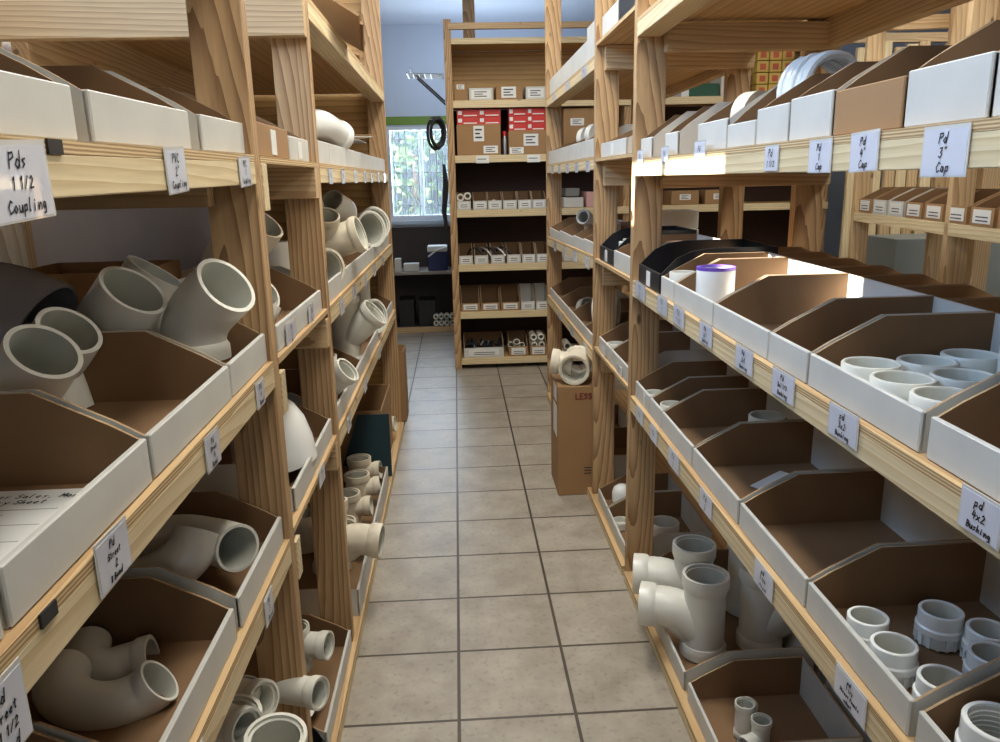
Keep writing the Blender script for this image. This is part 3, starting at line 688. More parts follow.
# ------------------------------------------------------------------ fittings
def bez(p0, d0, p1, d1, n=14, k=.55):
    p0, p1 = Vector(p0), Vector(p1); L = (p1 - p0).length
    c0 = p0 + Vector(d0).normalized() * L * k; c1 = p1 - Vector(d1).normalized() * L * k
    return [p0 * (1 - t) ** 3 + c0 * 3 * t * (1 - t) ** 2 + c1 * 3 * t * t * (1 - t) + p1 * t ** 3 for t in [i / (n - 1) for i in range(n)]]
def hub(r, a, d, ro, ri, L, mat, org, matin=None, name='hub'):
    """socket collar starting at a, running L along d"""
    d = Vector(d).normalized(); a = Vector(a)
    m = MB(); n = 5
    m.tube([a + d * L * i / (n - 1) for i in range(n)], ro, mat, 28, rin=ri, matin=matin or PVCI, radii=[ro * .93] + [ro] * (n - 2) + [ro * .99])
    o = m.build(name, r, origin=org, loc=(0, 0, 0)); return o
FG = None
def bend(label, p0, d0, p1, d1, r, mat=PVC, hubs=(1, 1), hl=.03, cat='pipe elbow', name='pipe_elbow', k=.45, wall=.006, group=None, hubr=1.13, matin=None, parts=True):
    """hollow elbow from p0 (leaving along d0) to p1 (arriving along d1)"""
    p0, p1, d0, d1 = Vector(p0), Vector(p1), Vector(d0).normalized(), Vector(d1).normalized()
    pts = bez(p0, d0, p1, d1, 16, k)
    m = MB(); m.tube(pts, r, mat, 28, rin=r - wall, matin=matin or PVCI)
    o = m.build(name, origin=p0); tag(o, label, cat, group)
    if hubs[0]: hub(o, p0 + d0 * hl * .75, -d0, r * hubr, r * .99, hl, mat, p0, matin)
    if hubs[1]: hub(o, p1 - d1 * hl * .75, d1, r * hubr, r * .99, hl, mat, p0, matin)
    return o
def tee(label, base, up, L, br, at, ang_dir, bl, r, mat=PVC, cat='pipe tee', name='pipe_tee', hl=.03, group=None, sweep=True, wall=.005, matin=None):
    """main run base->base+up*L with a side branch (unit dir ang_dir, length bl) leaving at fraction at"""
    base, up, ad = Vector(base), Vector(up).normalized(), Vector(ang_dir).normalized()
    m = MB(); n = 8
    m.tube([base + up * L * i / (n - 1) for i in range(n)], r, mat, 32, rin=r - wall, matin=matin or PVCI)
    s = base + up * L * at
    start = s + ad * r * .3; end = s + ad * bl
    if sweep:
        q = bez(s - up * r * 1.0 + ad * r * .2, (ad * .6 + up * .8), end, ad, 10, .5)
        m.tube(q, br, mat, 28, rin=br - wall, matin=matin or PVCI)
        # fillet under the branch
        q2 = bez(s - up * L * at * .75 + ad * r * .05, (ad * .9 + up * .5), end - ad * .02, ad, 8, .4)
        m.tube(q2, br * .92, mat, 24, radii=[br * .6 + br * .32 * i / 7 for i in range(8)])
    else:
        m.tube([start, s + ad * (r + .3 * (bl - r)), end], br, mat, 28, rin=br - wall, matin=matin or PVCI)
    o = m.build(name, origin=base); tag(o, label, cat, group)
    hub(o, base + up * (L - hl * .8), up, r * 1.12, r * .98, hl, mat, base, matin); hub(o, base + up * hl * .8, -up, r * 1.12, r * .98, hl * .8, mat, base, matin)
    hub(o, end - ad * hl * .7, ad, br * 1.13, br * .98, hl, mat, base, matin)
    return o
def cup(label, loc, r, h, mat=PVC, cat='pipe bushing', name='pipe_bushing', group=None, rot=(0, 0, 0), rin=None, taper=.92, step=None, ribs=0):
    ri = rin or r * .86
    prof = [(r * taper * .8, 0, PVCI), (r * taper, 0, mat), (r * taper, h * .55, mat), (r, h * .6, mat), (r, h - .002, mat), (r - .0015, h, mat), (ri + .001, h, mat), (ri, h - .002, PVCI), (ri * .97, h * .3, PVCI), (ri * .6, h * .28, PVCI), (ri * .58, 0, PVCI)]
    m = MB(); m.lathe(prof, mat, 36)
    o = m.build(name, loc=loc, rot=rot); tag(o, label, cat, group); return o
def adapter(label, loc, r, h, rot=(0, 0, 0), mat=PVCW, group='white adapters in the lower right bin', name='pipe_adapter', thread=False, cat='pipe adapter'):
    m = MB(); ri = r * .84
    m.lathe([(ri * .9, h * .02), (r * .98, h * .02), (r * .98, h * .34), (r * 1.08, h * .38), (r * 1.08, h * .55), (r, h * .6), (r, h * .98), (r * .97, h), (ri, h), (ri * .98, h * .96, PVCI), (ri * .94, h * .35, PVCI), (ri * .7, h * .33, PVCI), (ri * .9, h * .02)], mat, 36)
    o = m.build(name, loc=loc, rot=rot); tag(o, label, cat, group)
    m = MB(); n = 16
    for i in range(n):
        a = 2 * PI * i / n; c = Vector((math.cos(a), math.sin(a), 0)); q = Vector((-c.y, c.x, 0)); p = c * r * 1.0
        w_ = r * .07; vs = [p + q * s_ * w_ + c * d_ + Vector((0, 0, zz)) for d_ in (-.001, .0025) for s_, zz in ((-1, h * .03), (1, h * .03), (1, h * .36), (-1, h * .36))]
        m.add(vs, [(0, 3, 2, 1), (4, 5, 6, 7), (0, 1, 5, 4), (1, 2, 6, 5), (2, 3, 7, 6), (3, 0, 4, 7)], mat)
    m.build('grip_band', o)
    if thread:
        m = MB()
        for i in range(5): m.lathe([(ri * .99, h * (.9 - i * .09)), (ri * .93, h * (.875 - i * .09)), (ri * .99, h * (.85 - i * .09))], mat, 30)
        m.build('thread', o)
    return o
V = Vector
# -- left waist-high bin elbows
zf = 1.052
bend('largest pale elbow leaning over the near left upright bin', V((-.455, 1.33, zf + .035)), (-.05, .05, 1), aY(227, 285, 1.30), (.70, -.34, .60), .0535, hubs=(1, 0), wall=.007, hubr=1.12)
def elbow45(label, px, py, Y, d1, r, L=.075, **k):
    p1 = aY(px, py, Y); d1 = V(d1).normalized(); j = p1 - d1 * L
    dn_ = V((d1.x * .35, d1.y * .35, -1)).normalized() * -1
    m = MB(); q = [j - dn_ * .07 + (p1 - j) * .0, j - dn_ * .035, j, j + d1 * L * .5, p1]
    pts = smooth(q, 18)
    m.tube(pts, r, k.get('mat', PVC), 36, rin=r - .0065, matin=k.get('matin', PVCI)); o = m.build('pipe_elbow', origin=p1)
    tag(o, label, 'pipe elbow'); return o
def smooth(P, n):
    P = [V(p) for p in P]; Q = [P[0] * 2 - P[1]] + P + [P[-1] * 2 - P[-2]]; out = []
    m_ = len(P) - 1
    for i in range(n):
        u = i / (n - 1) * m_; k = min(int(u), m_ - 1); t = u - k
        a, b_, c, d = Q[k:k + 4]
        out.append(.5 * ((2 * b_) + (c - a) * t + (2 * a - 5 * b_ + 4 * c - d) * t * t + (3 * b_ - a - 3 * c + d) * t ** 3))
    return out
def sweep(label, pts, r, wall=.005, mat=PVC, name='pipe_elbow', cat='pipe elbow', hubend=0, n=22):
    P = [aY(*p) for p in pts]; pp = smooth(P, n)
    m = MB(); m.tube(pp, r, mat, 32, rin=r - wall, matin=PVCI); o = m.build(name, origin=P[0]); tag(o, label, cat)
    if hubend: hub(o, P[0] + (P[1] - P[0]).normalized() * hubend, (P[0] - P[1]), r * 1.1, r * .99, hubend, mat, P[0])
    return o
elbow45('pale elbow left of the largest leaning elbow, mouth turned up', 134, 290, 1.27, (.64, -.22, .73), .0545, L=.09)
elbow45('pale elbow half hidden behind the two tall elbows', 157, 272, 1.42, (.56, .10, .80), .054)
elbow45('elbow with its mouth nearest the printed sheet bin', 44.5, 351, 1.02, (.62, -.30, .72), .0475, L=.085)
elbow45('smaller-mouthed elbow behind the one nearest the printed sheet bin', 70, 330, 1.14, (.64, -.26, .72), .046, L=.085)
bend('dark grey elbow at the left frame edge', V((-.74, 1.16, zf + .06)), (-.3, 0, 1), aY(42, 335, 1.22), (.85, -.1, -.5), .088, mat=PVCG, matin=PVCG, hubs=(0, 0), k=.75)
# -- left knee-high sweeps
sweep('long-sweep elbow with its open mouth facing the aisle', [(238, 548, 1.235), (212, 541, 1.29), (178, 537, 1.33), (142, 545, 1.34), (124, 558, 1.33)], .0405)
sweep('long-sweep elbow with its mouth turned up, left of the aisle-facing one', [(197, 532, 1.235), (190, 552, 1.215), (168, 571, 1.2), (136, 584, 1.2), (98, 590, 1.2)], .0395)
sweep('nearer U-shaped bend in the lower left bin', [(160, 680, .945), (142, 695, .94), (114, 706, .925), (82, 705, .925), (60, 690, .94), (66, 671, .985)], .0325, wall=.004, cat='pipe bend', name='pipe_bend')
sweep('further U-shaped bend in the lower left bin', [(153, 657, 1.035), (128, 664, 1.03), (106, 670, 1.02), (88, 662, 1.03), (90, 643, 1.07)], .030, wall=.004, cat='pipe bend', name='pipe_bend', hubend=.022)
# -- right cups
zb = lambda y: zRB(y) + .0045
for i, (x, y, lb) in enumerate([(.614, 1.105, 'front row, touching the narrow empty bin'), (.702, 1.108, 'second from the aisle along the narrow empty bin'), (.788, 1.135, 'third from the aisle along the narrow empty bin'), (.614, 1.020, 'middle of the front row'), (.702, 1.022, 'middle of the second row'), (.622, .934, 'nearest the camera in the front row')]):
    cup('wide white bushing, ' + lb, (x, y, zb(y)), .0425, .056, group='wide white bushings in the right bin')
cup('tall white stamped coupling behind the wide bushings', (.82, 1.045, zb(1.045)), .044, .105, taper=1, cat='pipe coupling', name='pipe_coupling')
cup('short white bushing in the bin with the sunlit rear wall', (.66, 1.43, zb(1.43)), .03, .05, taper=1)
cup('white fitting with purple primer stains', (.650, 1.94, zb(1.94)), .048, .096, mat=PVCW, taper=1, cat='pipe coupling', name='pipe_coupling')
MB().lathe([(.0482, .0885), (.0484, .0965), (.041, .0968), (.0405, .091)], PURP, 32).build('primer_stain', bpy.data.objects[[o.name for o in bpy.data.objects if o.name.startswith('pipe_coupling')][-1]])
cup('white fitting in the narrow bin next to the black plastic bin', (.60, 2.06, zb(2.06)), .035, .07, taper=1)
# -- right knee-high
zc_ = lambda y: zRC(y) + .0045
cup('stamped grey-white bushing in the right knee-high bin', (.82, 1.97, zc_(1.97)), .05, .066, taper=1, mat=PVCS)
cup('small bushing beside the near right upright', (.595, 2.30, zc_(2.3)), .034, .045, taper=1)
cup('small bushing one bin nearer than the upright bushing', (.61, 2.16, zc_(2.16)), .034, .05, taper=1)
for i, (px, py, r_, ti, lb) in enumerate([(868, 619, .031, (0, 0, 0), 'furthest, against the bin front'), (894, 646, .033, (0, 0, 0), 'second furthest, against the bin front'), (941, 613, .033, (.1, 0, 0), 'furthest back, standing alone'), (990, 632, .033, (.15, .1, 0), 'behind at the right frame edge'), (993, 656, .033, (.1, 0, .3), 'second at the right frame edge'), (943, 680, .033, (-.06, 0, 0), 'nearest the camera')]):
    h_ = .05; p = aZ(px, py, zc_(.9) + h_)
    adapter('white threaded adapter, ' + lb, (p.x, p.y, zc_(p.y)), r_ * .96, h_ + .004, (0, 0, ti[2] + i * .5))
p = aZ(1000, 722, zc_(.75) + .075)
adapter('threaded white adapter in the lower right corner bin', (p.x, p.y, zc_(p.y)), .04, .075, thread=True, group=None)
# paper slip
def slip(name, label, pts, mat=PAPER, cat='paper slip', lines=None, th=.0012):
    c = sum((V(p) for p in pts), V((0, 0, 0))) / len(pts)
    m = MB(); n = len(pts); vs = [V(p) for p in pts] + [V(p) + V((0, 0, th)) for p in pts]
    m.add(vs, [tuple(range(n))[::-1], tuple(range(n, 2 * n))] + [(i, (i + 1) % n, (i + 1) % n + n, i + n) for i in range(n)], mat)
    o = m.build(name, origin=c); tag(o, label, cat)
    return o, c
zz = zc_(1.65)
slip('paper_slip', 'small white paper slip lying in a right knee-high bin', [aZ(750, 486, zz), aZ(780, 471, zz), aZ(799, 477, zz), aZ(767, 492, zz)])
zz = zLB(.72) + .0045
ptsi = [V((-.655, .585, zz)), V((-.655, .835, zz)), V((-.40, .835, zz)), V((-.40, .585, zz))]
sh, c0 = slip('inventory_sheet', 'printed inventory sheet lying in the left waist-high bin', [V((-.655, .66, zz)), V((-.40, .66, zz)), V((-.38, .846, zz)), V((-.655, .846, zz))], cat='printed sheet')
m = MB()
nr = V((0, 0, 1)); uxx = V((1, 0, 0)); uyy = V((0, 1, 0))
writing(m, 'Bing Customer Sales, More', .011, .0014, INK, V((-.50, .826, zz + .0016)) - c0, uxx, uyy, nr, slant=.1, maxw=.17)
writing(m, 'Inventory Sheet', .011, .0014, INK, V((-.50, .810, zz + .0016)) - c0, uxx, uyy, nr, slant=.1, maxw=.10)
for k in range(9):
    y = .79 - k * .013; m.box(-.64 - c0.x, (-.43 - .05 * (k % 3)) - c0.x, y - c0.y, y + .0005 - c0.y, .0014, .0016, GREYI)
for x in (-.60, -.545, -.49): m.box(x - c0.x, x + .0005 - c0.x, .675 - c0.y, .74 - c0.y, .0014, .0016, GREYI)
m.build('printed_text', sh)
# -- large tees, right floor
zt = zRD + .003
def santee(label, x, y, bd, r=.058, L=.235):
    return tee(label, V((x, y, zt + .004)), (0, 0, 1), L, r * .95, .56, bd, .165, r, hl=.045, group='large sanitary tees on the right floor shelf')
santee('nearest large white sanitary tee, its side mouth over the aisle', .662, 1.945, (-1, .38, -.03))
santee('large white sanitary tee behind the nearest one, side mouth over the aisle', .685, 2.13, (-1, .30, -.03))
santee('large grey-white tee right of the nearest tee, side mouth turned away', .835, 1.97, (.9, -.35, 0))
santee('large tee deepest in the floor bin under the shelf', .865, 2.16, (1, 0, 0))
tee('small white tee standing in the floor bin, further', V((.655, 1.60, zt + .004)), (0, 0, 1), .085, .02, .5, (.5, .8, .1), .05, .0215, hl=.018, sweep=False, wall=.003, group='small tees in the right floor bin')
tee('small white tee standing in the floor bin, nearer', V((.672, 1.54, zt + .004)), (0, 0, 1), .085, .02, .45, (-.9, -.5, 0), .05, .0215, hl=.018, sweep=False, wall=.003, group='small tees in the right floor bin')
# right gap pieces
cup('white cup fitting on the floor behind the near right upright', (.72, 2.60, zt + .003), .055, .1, taper=1)
m = MB(); m.lathe([(.001, .05), (.02, .047), (.035, .036), (.042, .018), (.042, -.02), (.036, -.02), (.034, .01), (.001, .03)], PVCW, 28)
tag(m.build('domed_fitting', loc=(.64, 2.95, zt + .06)), 'white rounded cap in the right gap floor bin', 'pipe cap')
cup('white cup in the right gap knee-high bin', (.60, 2.93, .695), .035, .05, taper=1)
cup('pale cup in the right gap floor bin behind the label', (.60, 2.78, zt + .003), .035, .03, taper=1)
# white rolls / cartons behind the near right upright
for i, (x, z0, lb) in enumerate([(.99, 1.052, 'lower'), (.985, 1.1355, 'upper')]):
    m = MB(); m.box(-.12, .12, -.07, .07, 0, .082, WHT); tag(m.build('white_carton', loc=(x - .03, 3.55, z0 + .0), bevel=.003, rot=(0, 0, .1 * i)), '%s of two white cartons stacked behind the near right upright' % lb, 'carton')
# small pieces in right gap black bin
for i, (x, y) in enumerate([(.64, 2.87), (.68, 2.99)]):
    m = MB(); m.box(-.04, .04, -.035, .035, 0, .08, WHT); tag(m.build('white_carton', loc=(x, y, 1.0565), bevel=.003), ['white packet in the gap black bin, nearer', 'white packet in the gap black bin, further'][i], 'carton')
# -- tape reels on right chest-high shelf
def reel(label, loc, R, w, mat, rot, ri=.6, name='tape_reel', cat='reel'):
    m = MB(); m.lathe([(R * ri, -w / 2), (R, -w / 2), (R, w / 2), (R * ri, w / 2)], mat, 40, closed=True)
    m.lathe([(R * ri * .98, -w * .3), (R * ri * 1.0, -w * .3), (R * ri, w * .3), (R * ri * .98, w * .3)], mat, 30, closed=True)
    o = m.build(name, loc=loc, rot=rot); tag(o, label, cat); return o
reel('cream reel standing in a chest-high bin on the right', (.66, 1.76, zRA + .065), .058, .035, PVCS, (PI / 2, 0, .5))
def coil(label, loc, R, r, n, mat, rot, name, cat, vary=.12):
    m = MB(); rnd = random.Random(3)
    for k in range(n):
        RR = R * (1 - vary * rnd.random()); z = (k - n / 2) * r * 1.5
        pts = [(RR * math.cos(a), RR * math.sin(a) * (1 + .03 * rnd.random()), z + .004 * math.sin(a * 2 + k)) for a in [2 * PI * i / 30 for i in range(31)]]
        m.tube(pts, r, mat, 8)
    o = m.build(name, loc=loc, rot=rot); tag(o, label, cat); return o
coil('coil of white hose standing behind the cap bins', (.735, 1.585, zRA + .095), .078, .0085, 6, PVCW, (PI / 2 - .1, 0, .3), 'hose_coil', 'hose coil')
m = MB(); m.lathe([(.001, .05), (.04, .048), (.068, .036), (.078, .012), (.08, -.035), (.074, -.035), (.07, .01), (.001, .04)], PVCW, 36)
tag(m.build('domed_fitting', loc=(.70, .905, zRA + .045), rot=(0, -.15, 0)), 'large white domed cap above the three inch cap card', 'pipe cap')
# -- white dome in the left gap
m = MB(); m.lathe([(.001, .172), (.02, .170), (.045, .158), (.068, .135), (.086, .10), (.096, .05), (.098, .0), (.09, .0), (.088, .05), (.07, .11), (.001, .15)], PVCW, 40)
tag(m.build('dome_cap', loc=(-.45, 1.79, .722), rot=(0, -.12, 0)), 'large glossy white dome cap in the left gap', 'pipe cap')
cup('white cup beside the dome in the left gap', (-.50, 1.98, .697), .035, .13, taper=1)
# left gap waist-high fittings
bend('speckled white elbow deep in the left gap', V((-.58, 1.96, 1.12)), (0, .1, 1), V((-.46, 1.90, 1.285)), (.6, -.2, .8), .058, mat=PVCS, hubs=(1, 0))
bend('white elbow nearest the upright in the left gap', V((-.425, 1.60, 1.085)), (.1, .1, 1), V((-.40, 1.63, 1.13)), (.3, .3, .9), .032, hubs=(0, 0), matin=PVCI)
bend('grey-mouthed coupling lying in the left gap bin', V((-.52, 1.80, 1.10)), (.8, -.1, .2), V((-.43, 1.79, 1.125)), (.8, -.35, .35), .034, hubs=(0, 0))
bend('small white elbow beside the grey-mouthed coupling', V((-.50, 1.68, 1.09)), (.8, .3, .4), V((-.42, 1.72, 1.14)), (.6, .3, .6), .026, hubs=(1, 0))
# left far waist-high
zf = 1.052
tee('large wye lying on the far left waist-high shelf', V((-.56, 2.75, zf + .075)), (.95, -.1, .30), .24, .04, .45, (.2, -.5, .8), .12, .056, mat=PVCS, sweep=False, cat='pipe wye', name='pipe_wye')
bend('round-mouthed elbow facing the aisle beside the second left upright', V((-.56, 2.50, zf + .06)), (.9, .2, 0), V((-.40, 2.40, zf + .065)), (.65, -.75, .05), .056, hubs=(0, 1), mat=PVCS)
bend('elbow with upturned dark mouth on the far left waist-high shelf', V((-.58, 2.95, zf + .08)), (.3, 0, 1), V((-.52, 2.85, zf + .24)), (.55, -.75, .35), .05, hubs=(0, 1))
bend('curved fitting at the top of the far left pile', V((-.45, 3.2, zf + .16)), (.2, 0, 1), V((-.47, 3.05, zf + .25)), (-.3, -.6, .5), .05, hubs=(0, 0))
bend('wide ring elbow towards the end of the far left waist-high shelf', V((-.50, 3.55, zf + .09)), (.8, 0, .3), V((-.37, 3.45, zf + .12)), (.7, -.7, .15), .07, hubs=(0, 1))
bend('second ring elbow at the end of the far left waist-high shelf', V((-.50, 3.80, zf + .09)), (.8, 0, .3), V((-.38, 3.75, zf + .13)), (.6, -.7, .3), .07, hubs=(0, 1))
cup('small white fitting behind the second left upright', (-.52, 2.28, 1.05), .04, .16, taper=1)
# left far chest-high
bend('white elbow lying on top of the far left chest-high bins', V((-.48, 2.55, 1.53)), (.5, -.3, .2), V((-.38, 2.75, 1.52)), (.3, .8, -.2), .045, hubs=(1, 1), mat=PVCW)
for i in range(4):
    m = MB(); m.box(-.11, .11, -.13, .13, 0, .003, KRD if i % 2 else PAPER)
    tag(m.build('cardboard_sheet', loc=(-.47, 3.25 + .02 * i, 1.525 + i * .008), rot=(0, .0, .2 * i)), 'thin sheet on the far left chest-high bins, %s from the bottom' % ordn[i], 'cardboard sheet', 'sheets on the far left chest-high bins')
for i, (y, z_, s_, tl) in enumerate([(2.62, 1.895, .17, .55), (2.70, 1.885, .15, .5), (3.25, 1.85, .06, .3)]):
    m = MB(); w_ = .14 if i < 2 else .05; m.box(-w_, w_, -s_, s_, -.004, .004, KRD)
    tag(m.build('cardboard_flap', loc=(-.40, y, z_), rot=(-.12, tl, .05)), ['upper folded cardboard piece hanging over the left top shelf', 'lower folded cardboard piece hanging over the left top shelf', 'small cardboard piece at the end of the left top shelf'][i], 'cardboard')
# left far knee-high
zf = .699
def wye(label, x, y, z, r, L, bd, s=1, mat=PVC): return tee(label, V((x, y, z)), (0, .05, 1), L, r * .95, .35, bd, L * .62, r, sweep=False, cat='pipe wye', name='pipe_wye', hl=.03, mat=mat)
wye('big white wye on the far left knee-high shelf', -.44, 2.95, zf, .056, .25, (.75, -.1, .65))
wye('smaller white wye nearer the second left upright', -.42, 2.32, zf, .04, .16, (.75, -.2, .65))
bend('white ring-mouthed elbow past the big wye', V((-.48, 3.45, zf + .08)), (.8, 0, .2), V((-.37, 3.4, zf + .10)), (.8, -.55, .2), .068, hubs=(0, 1))
cup('upright white coupling behind the big wye', (-.45, 3.5, zf), .055, .30, taper=1, cat='pipe coupling', name='pipe_coupling')
cup('white coupling standing in the left knee-high shadows', (-.50, 2.62, zf), .04, .11, taper=1, cat='pipe coupling', name='pipe_coupling')
# left floor tees
zf = .05
yy = [2.62, 2.88, 3.08, 3.28, 3.48, 3.70, 3.95]
for i, y in enumerate(yy):
    tee('white floor-shelf tee in the left row, %s from the leaning tee' % ordn[i], V((-.45 - (i % 2) * .015, y, zf)), (0, 0, 1), .135, .036, .55, (1, -.1 + .1 * (i % 3), .1), .085, .048, hl=.03, sweep=False, group='row of white tees on the left floor shelf', mat=PVCS)
for i, y in enumerate((2.7, 3.0, 3.3, 3.6)):
    cup('pale coupling behind the left floor tees, %s from the near end' % ordn[i], (-.60, y, zf), .045, .14, taper=1, mat=PVCS, cat='pipe coupling', name='pipe_coupling', group='couplings behind the left floor tees')
tee('large white sanitary tee leaning out over the aisle floor at left', V((-.44, 2.33, .155)), (0, .12, 1), .22, .05, .5, (1, -.12, -.10), .155, .055, hl=.04, mat=PVCS)
bend('small elbow behind the leaning tee', V((-.45, 2.50, .09)), (0, 0, 1), V((-.41, 2.50, .21)), (.5, -.6, .6), .035, hubs=(0, 1), mat=PVCS)
# left gap floor shelf
tee('white tee with its mouth facing the aisle in the left gap floor bin', V((-.47, 1.90, .09)), (0, 0, 1), .12, .034, .6, (1, -.25, .05), .085, .034, hl=.028, sweep=False)
slip('loose_papers', 'loose white papers in the left gap floor bin', [V((-.53, 1.68, .095)), V((-.40, 1.70, .085)), V((-.37, 1.80, .10)), V((-.52, 1.82, .11))])
cup('white cup standing upright beside the papers', (-.49, 1.72, .05), .03, .1, taper=1)
for i, (px, py, Y, r_, dd) in enumerate([(240, 690, 1.30, .033, (0, 0, 1)), (262, 700, 1.28, .033, (.8, -.5, .2)), (232, 715, 1.2, .045, (.1, 0, 1)), (245, 728, 1.14, .03, (.8, -.5, .1)), (276, 738, 1.12, .045, (.1, -.1, 1)), (318, 693, 1.42, .03, (.9, -.4, .1))]):
    p = aY(px, py, Y)
    d = V(dd).normalized(); a = p - d * .09
    bend('pale fitting on the lower left floor shelf, %s from the rack upright' % ordn[i], a, d, p, d, r_, hubs=(0, 1), hl=.025, group='pale fittings on the lower left floor shelf', cat='pipe fitting', name='pipe_fitting')
# cartons on the left floor by the end
def carton(label, x0, x1, y0, y1, z0, z1, mat=KRD, openb=False, cat='carton', name='carton', group=None, sticker=None, rot=0):
    cx, cy_, = (x0 + x1) / 2, (y0 + y1) / 2
    m = MB(); a, b_ = (x1 - x0) / 2, (y1 - y0) / 2; h = z1 - z0
    if openb:
        t = .005
        m.box(-a, a, -b_, -b_ + t, 0, h, mat); m.box(-a, a, b_ - t, b_, 0, h, mat); m.box(-a, -a + t, -b_ + t, b_ - t, 0, h, mat); m.box(a - t, a, -b_ + t, b_ - t, 0, h, mat); m.box(-a, a, -b_, b_, 0, t, mat)
    else: m.box(-a, a, -b_, b_, 0, h, mat)
    o = m.build(name, loc=(cx, cy_, z0), bevel=0 if openb else .003, rot=(0, 0, rot)); tag(o, label, cat, group)
    if sticker:
        for (u0, u1, v0, v1, smat) in sticker:     # on the -Y face, fractions
            m = MB(); m.box(-a + 2 * a * u0, -a + 2 * a * u1, -b_ - .0012, -b_, h * v0, h * v1, smat)
            if smat in (PAPER, WHT):
                n = 3
                for q in range(n): m.box(-a + 2 * a * (u0 + (u1 - u0) * .15), -a + 2 * a * (u0 + (u1 - u0) * (.8 - .2 * (q % 2))), -b_ - .0018, -b_ - .0010, h * (v0 + (v1 - v0) * (.2 + .25 * q)), h * (v0 + (v1 - v0) * (.3 + .25 * q)), INK)
            m.build('label_sticker', o)
    return o
carton('open brown carton standing on the floor shelf under the far left rack', -.60, -.37, 3.42, 3.9, .046, .36, openb=True)
carton('narrow brown carton standing at the end of the left rack', -.45, -.33, 4.40, 4.60, 0, .42, openb=True)
m = MB(); m.prism([(-.12, 0), (.12, 0), (.12, .30), (-.02, .30)], .004, (TEAL, TEAL, TEAL)); tag(m.build('leaning_board', loc=(-.455, 3.40, .05)), 'dark blue-green printed carton leaning before the brown one', 'carton')

carton('open carton behind the tilted elbows against the grey wall', -1.00, -.70, 1.74, 2.02, 1.0465, 1.19, KRD, openb=True)
# ------------------------------------------------------------------ LESSO carton and tee
cr = empty('tall_carton', (.505, 3.34, 0), (0, 0, 0), 'tall brown carton with red lettering standing on the floor', 'carton')
m = MB(); m.box(-.095, .095, -.13, .13, 0, .50, KRD); m.build('carton_body', cr, bevel=.003)
m = MB(); writing(m, 'LESSO', .026, .006, REDK, V((.028, -.1305, .455)), V((1, 0, 0)), V((0, 0, 1)), V((0, -1, 0)), slant=0, maxw=.13); m.build('red_lettering', cr)
m = MB()
for q in range(3): m.box(.02, .085, -.1312, -.1304, .10 + q * .013, .104 + q * .013, INK)
m.build('small_print', cr)
m = MB(); m.box(-.0962, -.095, -.09, .03, .26, .40, PAPER); m.box(-.0962, -.095, -.08, .02, .42, .49, PAPER); m.build('label_sticker', cr)
o = tee('thick white tee lying on top of the tall brown carton', V((.525, 3.38, .578)), (-.28, -1, -.06), .16, .05, .5, (-.9, .2, .12), .10, .060, mat=PVCS, hl=.035, sweep=False, wall=.008)

# far right fittings in bins
cup('white coupling lying on its side above the far right knee-high bins', (.60, 3.42, .79), .062, .11, taper=1, rot=(0, PI / 2 - .05, -.35), cat='pipe coupling', name='pipe_coupling')
cup('white ring in the far right knee-high bin past the side-lying coupling', (.66, 4.05, .70), .05, .05, taper=1, rot=(PI / 2 - .3, 0, .3))
bend('white elbow sitting in a far right waist-high bin', V((.72, 4.2, 1.08)), (-.2, -.2, 1), V((.66, 4.1, 1.17)), (-.6, -.7, .2), .035, hubs=(0, 1))
bend('pale ring elbow behind the far right upright', V((.70, 3.5, 1.10)), (0, 0, 1), V((.66, 3.42, 1.17)), (-.6, -.8, .2), .035, hubs=(0, 1))
for i, y in enumerate((3.5, 3.75, 4.0)):
    reel('pale round fitting on the far right chest-high shelf, %s past the upright' % ordn[i], (.66, y, 1.56), .05, .04, PVC, (PI / 2, 0, .4), ri=.5, name='pipe_ring', cat='pipe ring')
for i, (y, h) in enumerate([(3.34, .28), (3.675, .2), (4.05, .14)]):
    m = MB(); m.box(-.1, .1, -.1, .1, 0, h, WHT); tag(m.build('white_carton', loc=(.72, y, 1.828), bevel=.006), ['tallest', 'middle', 'shortest'][i] + ' white carton on the far right top shelf', 'carton')

# ------------------------------------------------------------------ end rack contents
def ez(i): return EZ[i] + .001
def pxX(px, py): return aY(px, py, EY).x
def bx(label, x0, x1, row_, y0, y1, mat=KRD, st=None, d=.25, zo=0, **k):
    a = pxX(x0, (y0 + y1) / 2); b_ = pxX(x1, (y0 + y1) / 2); h = abs(aY(x0, y0, EY).z - aY(x0, y1, EY).z)
    return carton(label, a, b_, EY + .02, EY + .02 + d, ez(row_) + zo, ez(row_) + zo + h, mat, sticker=st, **k)
bx('small brown box at the left end of the end rack upper shelf', 454, 467, 0, 79, 98, st=[(.2, .8, .6, .85, PAPER)])
bx('white printed box beside the small brown box on the upper end shelf', 469, 493, 0, 86, 98.5, WHT, st=[(.1, .9, .15, .85, PAPER)])
bx('brown box with a big white label on the upper end shelf', 496, 523, 0, 84, 98, st=[(.2, .75, .15, .95, PAPER)])
bx('white box nearest the far right upright on the upper end shelf', 526, 546, 0, 85, 98, WHT, st=[(.1, .9, .15, .85, PAPER)])
